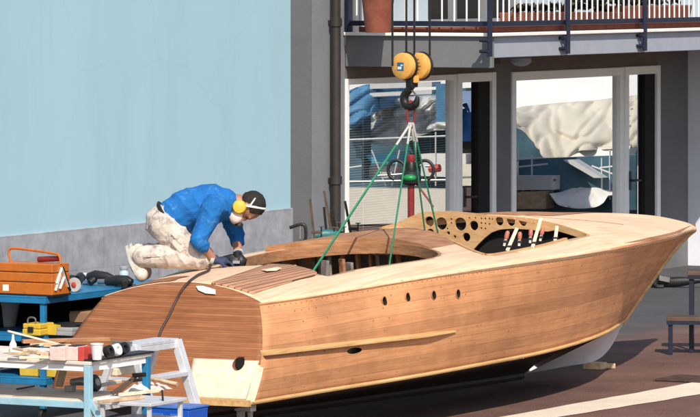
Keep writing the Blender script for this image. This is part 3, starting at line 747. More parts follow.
for sg in (1, -1):
    mb = MB(); n_ = 40; prof = [(-0.02, 0.022), (0.032, 0.004), (0.034, -0.012), (-0.02, -0.02)]
    for k in range(n_+1):
        a = k/n_; p = strake(a); w = min(1.0, (1-a)*5+0.12)
        for dx, dz in prof: mb.v.append(Vector((sg*(p.x+dx*(w if dx > 0 else 1)), p.y, p.z+dz*(0.5+0.5*w))))
    for k in range(n_):
        for j in range(4):
            mb.f.append([k*4+j, k*4+(j+1) % 4, (k+1)*4+(j+1) % 4, (k+1)*4+j])
    mb.f.append([0, 1, 2, 3]); mb.f.append([n_*4+j for j in (3, 2, 1, 0)])
    mb.build('spray_rail', M['rail_wood'] if sg > 0 else M['side'], boat, bevel=0.003)
# covering-board edge with its row of plugged fastenings
side_rail(lambda a: side_pt(a*0.985, 0.978)+Vector((0.001, 0, 0)), 90, 0.006, 'sheer_seam', M['coaming'], sides=(1, -1), seg=6)
pl = MB(); random.seed(3)
for k in range(150):
    s = 0.01+0.95*k/150; p = side_pt(s, 0.95+random.uniform(-.006, .006))
    pl.lathe([(0.006, -0.004), (0.005, 0.003)], p, Matrix.Rotation(R(88), 3, 'Y'), 6)
for k in range(120):
    p = side_pt(random.uniform(0.02, 0.9), random.choice((0.11, 0.22, 0.333, 0.444, 0.555, 0.667, 0.778, 0.89))-0.02)
    pl.lathe([(0.007, -0.004), (0.006, 0.0025)], p, Matrix.Rotation(R(88), 3, 'Y'), 6)
o = pl.build('fastening_plugs', M['coaming'], boat); o['kind'] = 'stuff'
# bottom: chine to keel
KEEL = [(0, .19), (2, .13), (4, .09), (5.5, .065), (6.6, .06), (7.1, .065), (7.35, .14), (7.5, .24), (7.6, .335)]
def bot_fn(a, b, u0=0.0, u1=7.6):
    u = u0+(u1-u0)*a; q = 2*b-1; v = interp(u, VC)*q; zk = interp(u, KEEL); zc = ZC_(u)
    k = abs(q)
    return (v, u+0.02*(1-k) if a == 0 else u, zk+(zc-0.012-zk)*(k**(1.0-0.25*min(1, a*1.0))))
UK = 5.75
b1 = MB().grid(50, 17, lambda a, b: bot_fn(a, b, 0.02, UK)).build('hull_bottom', M['bottom'], boat, smooth=True)
b2 = MB().grid(30, 17, lambda a, b: bot_fn(a, b, UK, 7.6)).build('forefoot', M['primer'], boat, smooth=True, label='grey primed forefoot of the hull under the bow')
MB().grid(2, 17, lambda a, b: Vector(bot_fn(0, b, 0.02, UK)) if a < .5 else Vector((0.77*(2*b-1), 0.02, 0.37))).build('lower_transom', M['bottom'], boat)
MB().tube([(0, 7.62+0.0, ZC_(7.6)-0.02)]+[(0, interp(t, STEM)+0.012, ZC_(7.6)+(ZS_(9.1)-ZC_(7.6))*t) for t in [k/14 for k in range(14)]]+[(0, 9.07, ZS_(9.1)-.02)], 0.024, 8).build('stem', M['rail_wood'], boat, smooth=True)
MB().tube([(0, 0.1, interp(.1, KEEL)-.005)]+[(0, u, interp(u, KEEL)-0.012) for u in (1, 2, 3, 4, 5, 5.7)], 0.03, 8).build('keel', M['bottom'], boat, smooth=True)
MB().box((0.70, 0.06, 0.325), (0.13, 0.07, 0.05)).box((0.66, 0.07, 0.27), (0.04, 0.05, 0.12)).box((0.72, 0.09, .25), (0.03, 0.03, 0.1)).build('trim_bracket', M['steel'], boat, bevel=0.006)
# deck, split by its openings
def deck_uv(s, q):
    u0 = 0.43+0.08*(1-q*q)
    u = u0+(9.085-u0)*s
    return u, q*max(0.0, interp(u, VS)+0.004)
def deck_fn(a, b):
    u, v = deck_uv(a, 2*b-1); return (v, u, zdeck(u, v)+0.004)
dk = MB().grid(150, 41, deck_fn).build('deck', M['deck'], boat, smooth=True, angle=50, weld=True)
if sum(p.normal.z for p in dk.data.polygons) < 0: dk.data.flip_normals()
so = dk.modifiers.new('thickness', 'SOLIDIFY'); so.thickness = 0.04; so.offset = -1; bake(dk)
dk.data.materials.append(M['coaming'])
def rounded(poly, k=5):
    out = []; n = len(poly)
    for i in range(n):
        p0, p1, p2, p3 = (Vector(poly[(i+j-1) % n]) for j in range(4))
        for j in range(k):
            t = j/k; out.append(tuple(0.5*((2*p1)+(p2-p0)*t+(2*p0-5*p1+4*p2-p3)*t*t+(3*p1-p0-3*p2+p3)*t**3)))
    return out
# (v, u) outlines of the two cockpits
A = rounded([(.53, 1.58), (.54, 1.95), (.61, 2.45), (.64, 2.8), (.62, 3.05), (.51, 3.29), (.27, 3.55), (.03, 3.70), (-.25, 3.78), (-.55, 3.74), (-.8, 3.5), (-.85, 3.15), (-.74, 2.6), (-.62, 2.1), (-.5, 1.8), (-.35, 1.68), (-.03, 1.74), (.19, 1.70), (.43, 1.53)])
B_ = rounded([(.83, 3.46), (.85, 3.8), (.84, 4.4), (.86, 4.8), (.865, 5.1), (.7, 5.17), (.4, 5.22), (0, 5.235), (-.4, 5.235), (-.75, 5.2), (-.95, 4.9), (-.97, 4.6), (-.8, 4.5), (-.5, 4.47), (-.25, 4.42), (.05, 4.22), (.35, 3.88), (.56, 3.65), (.72, 3.49)])
ca = MB().prism(A, 0.5, 2.0).build('c', M['void']); cb_ = MB().prism(B_, 0.5, 2.0).build('c', M['void'])
for c in (ca, cb_): c.parent = boat
cut(dk, [ca, cb_])
# inner rims of the cockpits
def rim(poly, name, m, h0, h1, th, i0=0, i1=None, raise_=0.0):
    n = len(poly); i1 = n if i1 is None else i1; mb = MB(); cnt = 0
    closed = (i1-i0 == n)
    for i in range(i0, i1):
        v, u = poly[i % n]; a = poly[(i-1) % n]; b = poly[(i+1) % n]
        t = Vector((b[0]-a[0], b[1]-a[1])); t.normalize(); nn = Vector((t.y, -t.x))
        z = zdeck(u, v)
        for dx, dz in ((-0.002, -h0), (-0.002, h1), (th, h1), (th, -h0)):
            mb.v.append(Vector((v-nn.x*dx, u-nn.y*dx, z+dz)))
        cnt += 1
    for k in range(cnt if closed else cnt-1):
        k2 = (k+1) % cnt
        for j in range(4): mb.f.append([k*4+j, k*4+(j+1) % 4, k2*4+(j+1) % 4, k2*4+j])
    if not closed: mb.f.append([0, 1, 2, 3]); mb.f.append([(cnt-1)*4+j for j in (3, 2, 1, 0)])
    return mb.build(name, m, boat, smooth=True, angle=30)
rim(A, 'cockpit_rim', M['coaming'], 0.075, 0.003, 0.022)
rim(B_, 'cockpit_rim', M['dash'], 0.05, 0.002, 0.02)
# bridge deck: a brown laminated beam arching across between the cockpits
def bridge(a, b):
    v = 0.33-1.23*a
    uin = interp(-v, [(-.60, 3.10), (-.51, 3.28), (-.27, 3.54), (-.03, 3.69), (.25, 3.77), (.55, 3.73), (.8, 3.49), (.9, 3.2)])
    uout = interp(-v, [(-.60, 3.58), (-.35, 3.87), (-.05, 4.21), (.25, 4.41), (.5, 4.46), (.9, 4.45)])
    k = 0.042*max(0.0, min(1.0, a*2.2))**0.8
    w = b*3
    if w < 1: u, dz = uin-0.004, -0.05+(0.055+k)*w
    elif w < 2: u, dz = uin+(uout-uin)*(w-1), 0.005+k
    else: u, dz = uout, 0.005+k-(0.04+k)*(w-2)
    return (v, u, zdeck(u, v)+dz)
MB().grid(40, 13, bridge).build('bridge_beam', M['coaming'], boat, smooth=True, angle=35, label='brown laminated beam arching across between the cockpits')
# aft hatch of laid planks on the starboard half of the stern deck
HP = [(0.50, 1.58), (0.565, 1.93), (0.45, 1.72), (0.25, 1.725), (-0.05, 1.785), (-0.12, 1.72), (-0.05, 1.2), (0.08, 0.52), (0.3, 0.50), (0.47, 0.53), (0.5, 0.62), (0.47, 1.0)]
def hatch_fn(a, b):
    u = 0.50+a*1.24; v0 = interp(u, [(0.43, .2), (1.06, .08), (1.74, -.06)]); v1 = interp(u, [(0.43, .51), (1.2, .47), (1.55, .43), (1.74, .12)])
    v = v0+(v1-v0)*b
    return (v, u, zdeck(u, v)+0.009)
hp = MB().grid(30, 16, hatch_fn).build('laid_hatch', M['hatch'], boat, smooth=True, label='narrow-planked hatch with open seams beside the kneeling man')
so = hp.modifiers.new('thickness', 'SOLIDIFY'); so.thickness = 0.012; so.offset = 0
def qd(a, b):
    q = -1+.97*b; u0 = 0.434+0.08*(1-q*q); u = u0+a*(.95-u0+.3*(1-b)); vs = interp(u, VS)
    v = -vs+(vs-(.20+.05*math.sin(u*9)))*b
    return (v, u, zdeck(u, v)+.0085)
MB().grid(20, 16, qd).build('unsanded_quarter', M['transom'], boat, smooth=True, label='brown unsanded port corner of the stern deck under the man')
# dashboard with instrument holes
us = 5.17
def dash_px(x, y): return None
def dash_px(x, y):
    t = (x-350)/FPX; X0 = BC[0]+D[0]*us; Y0 = BC[1]+D[1]*us
    v = (t*Y0-X0)/(N[0]-t*N[1]); Y = Y0+N[1]*v
    return v, HC-(y-YH)*Y/FPX, Y/FPX
cu = bpy.data.curves.new('dash_outline', 'CURVE'); cu.dimensions = '2D'; cu.fill_mode = 'BOTH'; cu.extrude = 0.012
def spline(pts):
    sp = cu.splines.new('POLY'); sp.points.add(len(pts)-1); sp.use_cyclic_u = True
    for q, (x, y) in zip(sp.points, pts): q.co = (x, y, 0, 1)
outl = [dash_px(x, y)[:2] for x, y in ((380, 227), (397, 223), (410, 217), (420, 213), (430, 211.6), (450, 211), (475, 213.2), (500, 216.8), (520, 220.3), (545, 226), (556, 230), (548, 231.5), (530, 229.5), (512, 228.5), (500, 229.5), (492, 232.5), (485, 238), (478, 245), (472, 252), (440, 254), (400, 247), (380, 242))]
spline(outl)
def circ(v, z, r): spline([(v+r*math.cos(-2*math.pi*k/24), z+r*math.sin(-2*math.pi*k/24)) for k in range(24)])
# measured on the photograph: centre x, y and radius in pixels
holes = [(430, 221.5, 5.2), (442, 223.5, 6.3), (461, 224, 6.6), (474.5, 225.5, 4.9), (431, 233, 4.4), (467, 237, 4.4), (500, 221, 4.6), (511.5, 221.3, 4.8), (523.5, 221.5, 4.6),
         (449, 233, 1.8), (455.5, 236.5, 1.5), (452, 223, 1.0), (452, 219, 1.0), (482, 218.5, 1.0), (486, 218.5, 1.0), (490, 218.6, 1.0), (482, 223, 1.0), (486, 223.5, 1.0), (490, 224, 1.0), (482, 228, 1.0), (486, 228.5, 1.0), (534, 222.5, 1.2), (493, 219, .9), (470, 217.8, .9), (476, 217.8, 0.9), (448, 228.5, 1.0)]
for x, y, r in holes:
    v, z, k = dash_px(x, y); circ(v, z, r*k)
do = bpy.data.objects.new('dash_tmp', cu); col.objects.link(do)
dg = bpy.context.evaluated_depsgraph_get(); dg.update()
me = bpy.data.meshes.new_from_object(do.evaluated_get(dg)); bpy.data.objects.remove(do)
me.transform(Matrix(((1, 0, 0, 0), (0, 0, 1, us), (0, 1, 0, 0), (0, 0, 0, 1)))); me.materials.clear(); me.materials.append(M['dash'])
da = bpy.data.objects.new('dashboard', me); col.objects.link(da); da.parent = boat; da['label'] = 'pale plywood dashboard pierced with round instrument holes'
MB().prism([(v, z-0.02) for v, z in outl[2:11]]+[(outl[10][0], 0.7), (outl[2][0], 0.7)], us+0.05, us+0.06, axis=1).build('dash_backing', M['void'], da)
MB().prism([(v, z-0.006) for v, z in outl[0:11]]+[(v, z-.016) for v, z in outl[10::-1]], us+0.015, us+0.045, axis=1).build('dash_hood', M['coaming'], da)
# timber inside the hull: ribs, stringers, bulkheads, sole
for k in range(11):
    u = 1.5+k*0.42
    for sg in (-1, 1):
        pts = []
        for t in (0.02, 0.25, 0.5, 0.75, 0.93):
            s = u/8.6
            for _ in range(15):
                q = side_pt(s, t); s += (u-q.y)/8.7
            q = side_pt(s, t); pts.append((sg*(q.x-0.07), q.y, q.z))
        MB().tube(pts, 0.035, 6, flat=0.7).build('rib', M['hold'], boat)
for t in (0.35, 0.68):
    for sg in (-1, 1):
        pts = [side_pt(s, t) for s in [0.12+0.5*k/20 for k in range(21)]]
        MB().tube([(sg*(p.x-0.11), p.y, p.z) for p in pts], 0.03, 6).build('stringer', M['hold'], boat)
MB().grid(30, 8, lambda a, b: ((2*b-1)*(interp(0.5+5*a, VC)-0.05), 0.5+5*a, 0.40)).build('cockpit_sole', M['hold'], boat)
MB().span((-0.95, 4.02, 0.42), (0.9, 4.06, 1.08)).build('bulkhead', M['inside_dark'], boat)
random.seed(11)
for k in range(26):
    u = 1.9+2.0*k/26+random.uniform(-.04, .04); v = -interp(u, [(1.9, .66), (3, .9), (3.95, .95)])+random.choice((0, .05, .12, .3, .5, .7))*(1 if u > 3.0 else .3)
    w_ = random.choice((0.025, 0.035, 0.05, 0.07)); ln = random.uniform(-.10, .10)
    MB().bar((v, u, 0.43), (v+ln*.5, u+ln, random.uniform(1.03, 1.09)), w_, 0.025).build('inner_strut', random.choice((M['hold'], M['hold'], M['coaming'], M['steel'])), boat)
for k in range(17):
    v = -0.88+1.36*k/16+random.uniform(-.02, .02); ln = random.uniform(-.06, .06)
    MB().bar((v, 3.99-.01*(k % 3), 0.43), (v+ln, 3.98-.05*(k % 2), 1.12), random.choice((.02, .035, .055)), 0.02).build('inner_strut', random.choice((M['hold'], M['hold'], M['coaming'])), boat)
for v, u in ((-0.62, 2.45), (-0.66, 3.2), (-0.55, 2.9)):
    MB().tube([(v, u, 0.5), (v+0.02, u+0.02, 1.0)], 0.016, 8).build('inner_post', M['steel'] if u > 3 else M['coaming'], boat)
# curved pale strip being glued along the front cockpit
st = []
for k in range(29):
    a = k/28; v = interp(a, [(0, 0.1), (.2, .36), (.4, .60), (.55, .78), (.62, .835), (0.7, .845), (1, .84)]); u = interp(a, [(0, 4.18), (.2, 3.89), (.4, 3.62), (.55, 3.46), (.62, 3.5), (.7, 3.72), (1, 4.75)])
    st.append((v, u, zdeck(u, v)))
mb = MB()
for p in st:
    for dx, dz in ((-0.022, -0.06), (0.006, -0.06), (0.006, 0.014), (-0.022, 0.014)): mb.v.append(Vector((p[0]+dx, p[1], p[2]+dz)))
for k in range(28):
    for j in range(4): mb.f.append([k*4+j, k*4+(j+1) % 4, (k+1)*4+(j+1) % 4, (k+1)*4+j])
mb.f.append([0, 1, 2, 3]); mb.f.append([28*4+j for j in (3, 2, 1, 0)])
mb.build('coaming_strip', M['dash'], boat, smooth=True)
# seam of the windscreen bed on the foredeck
pts = []
for k in range(16):
    a = k/15; v = interp(a, [(0, 0.0), (.35, .35), (.7, .52), (1, .60)]); u = interp(a, [(0, 5.33), (.35, 5.36), (.7, 5.7), (1, 6.3)]); pts.append((v, u, zdeck(u, v)+0.004))
MB().tube(pts, 0.004, 6).build('windscreen_seam', M['coaming'], boat)
# brown foredeck panel: shade beyond the deck crown put into the colour
FE = sorted([q[::-1] for q in (deck_px(x, y) for x, y in ((520, 216), (552, 216.6), (580, 214.3), (604, 211.8), (628, 209.8))) if q])
def fd(a, b):
    u = 5.26+2.5*a; w = interp(u, [q for q in FE if q[0] < 7.3]+[(7.76, -.2)]); w0 = -0.93*interp(u, VS)
    v = w0+(min(w, -w0)-w0)*b; return (v, u, zdeck(u, v)+0.0075)
MB().grid(40, 12, fd).build('shaded_foredeck', M['coaming'], boat, smooth=True, label='brown foredeck area with the shade beyond the crown in its colour')
# ------------------------------------------------------------------ supports
t = thing('keel_block', 'small timber block under the grey forefoot of the boat', 'timber block', world(BC, 0, 7.02), ROT)
MB().box((0.02, 0, .028), (0.16, 0.12, .056)).build('block', M['plank'], t, bevel=0.006)
MB().box((0.1, 0.08, 0.022), (0.12, 0.05, 0.04), Matrix.Rotation(R(25), 3, 'Z')).build('wedge', M['plank'], t, bevel=0.005)
# ------------------------------------------------------------------ the man (local x = to the right of the picture, y = away, z up)
Ym = 30.5
for _ in range(20):
    P = at(200, 270, Ym); r = (P.x-BC[0], P.y-BC[1]); u = r[0]*D[0]+r[1]*D[1]; v = r[0]*N[0]+r[1]*N[1]
    Ym += (P.z-zdeck(u, v))*4
P = at(200, 270, Ym)
man = thing('person', 'man in blue sweatshirt and stained pale trousers kneeling on the boat deck, sanding', 'person', P, R(-4))
M['skin'] = plain('tanned_skin', (0.36, 0.17, 0.105), 0.55, var=0.1, scale=20, bump=0.1)
M['shirt'] = plain('blue_sweatshirt', (0.016, 0.14, 0.42), 0.9, var=0.22, scale=7, bump=0.3, bscale=110, dirt=(0.10, 0.27, 0.5), spec=0.2)
M['trousers'] = plain('stained_pale_trousers', (0.58, 0.505, 0.445), 0.9, var=0.14, scale=6, bump=0.3, bscale=110, dth=(0.5, 0.66), dirt=(0.2, 0.17, 0.155), spec=0.2)
M['shoe'] = plain('worn_pale_shoe', (0.6, 0.53, 0.45), 0.8, var=0.15, scale=18, dirt=(0.16, 0.13, 0.12))
M['hair'] = plain('dark_hair', (0.014, 0.01, 0.009), 0.75, var=0.4, scale=40, bump=0.8, bscale=140)
M['glove'] = plain('navy_work_glove', (0.03, 0.04, 0.09), 0.8, var=0.25, scale=30)
M['mask'] = plain('pale_respirator', (0.75, 0.6, 0.56), 0.55, var=0.08)
def folds(o, amp, sc, seed=0):
    me = o.data; nn = [p.normal.copy() for p in me.vertices]
    for p, q in zip(me.vertices, nn):
        a = noise.fractal(Vector((p.co.x*sc+seed, p.co.y*sc*0.7, p.co.z*sc)), 1.0, 2.0, 3)
        p.co += q*amp*a
    me.update()
def wrinkles(o, amp, freq, direc, seed=0, where=None):
    """creases of cloth: sharp ridges running across a direction, wandering and fading in and out"""
    me = o.data; nn = [p.normal.copy() for p in me.vertices]; d_ = Vector(direc).normalized()
    for p, q in zip(me.vertices, nn):
        c = p.co; wv = noise.noise(c*5+Vector((seed, 0, 0)))*1.6+noise.noise(c*11+Vector((0, seed, 0)))*.5
        x = c.dot(d_)*freq+wv; r_ = 1-abs(math.sin(x)); r_ = r_**1.6
        m_ = max(0, min(1, .55+1.1*noise.noise(c*4.3+Vector((0, 0, seed)))))
        if where: m_ *= where(c)
        p.co += q*amp*(r_-.35)*m_
    me.update()
def chain(mb, pts, rs, seg=18):
    mb.tube(pts, rs, seg)
    for p, r_ in zip(pts, rs): mb.ball(p, r_*0.995, seg=16, rings=10)
HCc = Vector((0.337, 0.0, 0.452))
crown = Vector((0.97, 0.03, -0.16)).normalized(); face = Vector((-0.12, -0.06, -0.99)); face = (face-crown*face.dot(crown)).normalized()
sidev = crown.cross(face)                    # head axes
HM = Matrix((face, sidev, crown)).transposed()
hp_ = lambda x, y, z: HCc+HM @ Vector((x, y, z))
near_y = -1 if (sidev.y > 0) else 1          # which local side faces the camera
# body: one surface of torso, limbs, neck and head
b = MB()
chain(b, [(-0.25, 0, .34), (-0.10, 0, .43), (0.08, 0, .455), (0.17, 0, .46)], [.10, .10, .11, .075])
for sy in (-1, 1):
    chain(b, [(-0.24, sy*.09, .33), (-0.02, sy*.12, .09)], [.095, .07]); chain(b, [(-0.02, sy*.12, .09), (-0.40, sy*.11, .085)], [.065, .045])
SH = {-1: [(0.11, -.17, .45), (0.015, -.235, .225), (0.105, -.165, .095)], 1: [(0.16, .17, .45), (0.235, .235, .235), (0.262, .12, .10)]}
for sy in (-1, 1):
    chain(b, SH[sy], [.05, .038, .031])
chain(b, [(0.19, 0, .47), tuple(hp_(-0.02, 0, -0.07))], [.06, .058])
# head: skull, jaw, nose, ears, brow
b.ball(hp_(-0.012, 0, 0.025), (0.098, 0.077, 0.092), HM)
b.ball(hp_(0.025, 0, -0.045), (0.068, 0.06, 0.07), HM)
b.ball(hp_(0.088, 0, -0.012), (0.02, 0.013, 0.03), HM); b.ball(hp_(0.075, 0, 0.032), (0.018, 0.055, 0.012), HM)
for q in (-1, 1): b.ball(hp_(-0.005, q*0.078, -0.01), (0.02, 0.01, 0.032), HM)
body = b.build('body', M['skin'], man); remesh(body, 0.008, 5)
eyes = MB()
for q in (-1, 1): eyes.ball(hp_(0.078, q*0.031, 0.012), (0.008, 0.013, 0.009), HM, 10, 6)
eyes.build('eyes', M['hair'], man, smooth=True)
# hair: close cut cap over the back and crown
h = MB().ball(hp_(-0.020, 0, 0.034), (0.1, 0.084, 0.097), HM, 30, 20)
h.v = [p for p in h.v]
hr = h.build('hair', M['hair'], man); remesh(hr, 0.007, 1)
bm = bmesh.new(); bm.from_mesh(hr.data)
Mi = HM.inverted()
kill = []
for p in bm.verts:
    q = Mi @ (p.co-HCc)
    if q.x > 0.045-0.25*(q.z < 0.0)*(-q.z)*4 or (q.x > -0.02 and q.z < 0.02) or q.z < -0.055: kill.append(p)
bmesh.ops.delete(bm, geom=kill, context='VERTS'); bm.to_mesh(hr.data); bm.free(); folds(hr, 0.004, 60)
# respirator with strap, filter cup and dark valve; ear defenders on a band
rp = MB(); rp.ball(hp_(0.092, 0, -0.06), (0.05, 0.05, 0.052), HM); rp.ball(hp_(0.078, near_y*0.045, -0.066), (0.056, 0.036, 0.05), HM)
res = rp.build('respirator', M['mask'], man); remesh(res, 0.006, 3)
MB().lathe([(0.026, 0), (0.03, 0.008), (0.03, 0.025), (0.02, 0.03)], hp_(0.122, near_y*0.01, -0.036), HM @ Matrix.Rotation(R(90), 3, 'Y')).build('valve', M['black'], res, smooth=True)
ears = []
for q in (-1, 1):
    ec = MB()
    ax = HM @ Vector((0, q, 0)); rm = ax.to_track_quat('Z', 'Y').to_matrix()
    ec.lathe([(0.04, -0.008), (0.05, 0.004), (0.051, 0.022), (0.042, 0.036), (0.018, 0.042)], hp_(0.012, q*0.074, -0.05), rm, 28)
    ears.append(ec.build('ear_cup', M['yellow'], man, smooth=True))
ear = ears[0]
bd = [hp_(-0.005+0.0*k, 0.095*math.cos(math.pi*k/20), -0.02+0.15*math.sin(math.pi*k/20)) for k in range(21)]
MB().tube(bd, 0.008, 8, flat=0.6).build('headband', M['white'], ear, smooth=True)
bd = [hp_(-0.1*math.sin(math.pi*k/16)-.0, 0.092*math.cos(math.pi*k/16), 0.02+0.045*math.sin(math.pi*k/16)) for k in range(17)]
MB().tube(bd, 0.006, 6).build('strap', M['white'], ear, smooth=True)
# sweatshirt
s = MB()
chain(s, [(-0.19, 0, .365), (-0.09, 0, .435), (0.07, 0, .462), (0.17, 0, .47)], [.142, .146, .152, .115])
for sy in (-1, 1):
    s.ball((0.12 if sy < 0 else 0.155, sy*.13, .455), (.095, .085, .095))
    a = [Vector(q) for q in SH[sy]]
    end = a[1]+(a[2]-a[1])*0.3
    chain(s, [a[0], a[0].lerp(a[1], .55), a[1], end], [.084, .072, .063, .053])
s.ball((0.205, 0, .475), (.06, .075, .08))
for p in s.v: p.y = p.y*1.08
sh = s.build('sweatshirt', M['shirt'], man); remesh(sh, 0.0065, 5); wrinkles(sh, 0.011, 34, (.8, .2, .6), 3); wrinkles(sh, .008, 46, (.5, 0, -.9), 9, lambda c: 1 if c.z < .42 else .35); folds(sh, .004, 14, 2)
# trousers
t = MB()
chain(t, [(-0.255, 0, .335), (-0.15, 0, .39)], [.138, .134])
for sy in (-1, 1):
    chain(t, [(-0.25, sy*.085, .32), (-0.13, sy*.11, .20), (-0.015, sy*.125, .095)], [.112, .10, .09])
    chain(t, [(-0.015, sy*.125, .095), (-0.2, sy*.12, .105), (-0.40, sy*.115, .10)], [.09, .088, .08])
    t.ball((0.02, sy*.125, .085), (.075, .085, .08))
tr_ = t.build('trousers', M['trousers'], man); remesh(tr_, 0.0065, 5); wrinkles(tr_, .013, 30, (1, .1, .25), 5, lambda c: 1 if c.z < .2 else .25); wrinkles(tr_, .014, 30, (.45, .1, -1), 8, lambda c: 1 if c.z > .12 else .3); folds(tr_, .004, 14, 3)
ax_ = Vector((.12, 0, .085)).normalized(); e2_ = ax_.cross(Vector((0, 1, 0)))
MB().tube([Vector((-.212, 0, .352))+Vector((0, 1, 0))*.152*math.sin(a)+e2_*.147*math.cos(a) for a in [2*math.pi*k/28 for k in range(29)]], 0.016, 8, flat=0.7).build('belt', M['hair'], tr_, smooth=True)
MB().box((-.19, -.158, .30), (.075, .03, .09), Matrix.Rotation(R(-35), 3, 'Y')).build('tool_pouch', M['glove'], tr_, bevel=.012)
MB().box((-.115, -.202, .205), (.10, .02, .11), Matrix.Rotation(R(48), 3, 'Y') @ Matrix.Rotation(R(-8), 3, 'X')).box((-.14, -.207, .235), (.105, .022, .03), Matrix.Rotation(R(48), 3, 'Y') @ Matrix.Rotation(R(-8), 3, 'X')).build('thigh_pocket', M['trousers'], tr_, bevel=.008)
sm = MB()
sm.tube([Vector((x, -.2+.004*math.sin(x*20), z)) for x, z in ((-.05, .10), (-.15, .105), (-.25, .105), (-.38, .10))], .0025, 6)
sm.build('seam', M['rust'], tr_)
# shoes: toes tucked under, soles turned to the left
for sy in (-1, 1):
    q = MB(); y = sy*.115
    q.ball((-0.455, y, .125), (.05, .043, .055)); q.ball((-0.44, y, .05), (.048, .045, .075)); q.ball((-0.405, y, -0.025), (.048, .05, .055)); q.ball((-0.41, y, .10), (.06, .048, .05))
    so_ = q.build('shoe', M['shoe'], man); remesh(so_, 0.007, 3)
    tilt = Matrix.Rotation(R(-22), 3, 'Y'); c0 = Vector((-.475, y, .055)); ps = []
    out = [(-.6, -.125), (-.95, -.09), (-1, -.05), (-.8, .02), (-.85, .08), (-.6, .12), (0, .13), (.6, .12), (.85, .08), (.8, .02), (1, -.05), (.95, -.09), (.6, -.125), (0, -.135)]
    mb = MB(); nn_ = len(out)
    for off in (-.012, .012):
        for dy, zz in out: mb.v.append(c0+tilt @ Vector((off+.9*zz*zz, dy*.047, zz)))
    mb.f += [list(range(nn_))[::-1], list(range(nn_, 2*nn_))]+[[i, (i+1) % nn_, nn_+(i+1) % nn_, nn_+i] for i in range(nn_)]
    mb.build('sole', M['sling_end'], so_, bevel=0.005)
# gloved hands: palm, five fingers, thumb
def hand(name, wrist, fwd, down, thumb_side, curl, label=None):
    fwd = Vector(fwd).normalized(); dn = Vector(down); dn = (dn-fwd*dn.dot(fwd)).normalized(); sd = fwd.cross(dn)*thumb_side
    W = Vector(wrist); mb = MB()
    L = lambda f_, s_, d_: W+fwd*f_+sd*s_+dn*d_
    mb.tube([L(-0.03, 0, 0), L(0.015, 0, 0.002)], [.033, .034], 14)
    mb.ball(L(0.05, 0, 0.004), (0.05, 0.05, 0.03), Matrix((fwd, sd, dn)).transposed())
    for k, (s0, ln) in enumerate(((0.033, .072), (0.011, .08), (-0.011, .075), (-0.032, .06))):
        pts = [L(0.075, s0*.9, .002)]; a = 0.12; f_, d_ = 0.085, .002
        for j in range(4):
            a += curl*(0.9 if j else .5); f_ += ln/4*math.cos(a)*1.15; d_ += ln/4*math.sin(a)*1.15
            pts.append(L(f_, s0*(1+0.12*j), d_))
        mb.tube(pts, [.0105, .0105, .0102, .0095, .0075], 10)
        mb.ball(pts[-1], .0075, seg=8, rings=6)
    pts = [L(0.02, 0.028, .01), L(0.045, 0.052, .024), L(0.066, 0.058, .045), L(0.08, 0.052, .06)]
    mb.tube(pts, [.015, .0125, .0115, .009], 10); mb.ball(pts[-1], .009, seg=8, rings=6)
    o = mb.build(name, M['glove'], man); remesh(o, 0.0042, 2)
    cf = MB().tube([L(-0.045, 0, 0), L(-0.02, 0, 0)], [.039, .038], 14, caps=True).build('cuff', M['sling_end'], o, smooth=True)
    return o
hand('glove', (0.125, -.15, .085), (0.85, .35, -.12), (0.1, .1, -1), -1, 0.42)
hand('glove', (0.262, .10, .098), (0.05, -0.8, -.3), (0.1, -.1, -1), -1, 0.42)
# ------------------------------------------------------------------ sander under his hands, with its cable
SO = P+Vector((0.245, -0.02, 0.0))
sd = thing('sander', 'black electric sander under the kneeling man\'s gloved hands', 'power tool', SO, R(-8))
MB().prism([(-.085, -.045), (.085, -.045), (.1, 0), (.085, .045), (-.085, .045), (-.1, 0)], 0.012, 0.026).build('sanding_plate', M['steel'], sd, bevel=0.004)
q = MB(); q.ball((0, 0, .062), (.075, .042, .042)); q.tube([(-.09, 0, .075), (-.02, 0, .09), (.05, 0, .088), (.08, 0, .06)], [.022, .027, .027, .02], 14); q.ball((.045, 0, .06), (.042, .04, .05))
o = q.build('motor_housing', M['black'], sd); remesh(o, 0.006, 2)
MB().lathe([(.028, -.01), (.03, 0), (.03, .03), (.024, .035)], (.02, 0, .098)).build('knob', M['black'], sd, smooth=True)
MB().box((0.02, -.043, .06), (.05, .006, .02)).build('vent_plate', M['grey_plastic'], sd)
# cable over the deck and down the transom
Bl = lambda v, u, z: world(BC, v, u, z)
cpts = [SO+Vector((-.09, 0, .07)), SO+Vector((-.16, -.05, .05))]
SURF = []                                   # samples of the stern deck and transom: pixel, local point
for i in range(70):
    for j in range(81):
        u0_, v0_ = deck_uv(i/69*0.16, 2*j/80-1); q = Vector((v0_, u0_, zdeck(u0_, v0_)+.004)); SURF.append((*frame_px(BC, q.x, q.y, q.z), q))
        q = Vector(tr_fn(j/80, i/69)); SURF.append((*frame_px(BC, q.x, q.y, q.z), q))
def on_stern(x_, y_, lift=.012):
    c = sorted(((a-x_)**2+(b_-y_)**2, q.y*D[1]+q.x*N[1], k) for k, (a, b_, q) in enumerate(SURF))[:4]
    q = SURF[c[0][2]][2]
    return Bl(q.x, q.y, q.z)+Vector((0, -lift*.5, lift))
for x_, y_ in ((208, 272), (198, 277), (189, 283), (183, 290), (176, 302), (168, 318), (162, 332), (157, 345), (150, 362)): cpts.append(on_stern(x_, y_))
def smoothpath(pts, k=6):
    out = []; n = len(pts)
    for i in range(n-1):
        p0, p1, p2, p3 = pts[max(i-1, 0)], pts[i], pts[i+1], pts[min(i+2, n-1)]
        for j in range(k):
            t = j/k; out.append(0.5*((2*p1)+(p2-p0)*t+(2*p0-5*p1+4*p2-p3)*t*t+(3*p1-p0-3*p2+p3)*t**3))
    return out+[pts[-1]]
rinv = Matrix.Rotation(R(8), 3, 'Z')
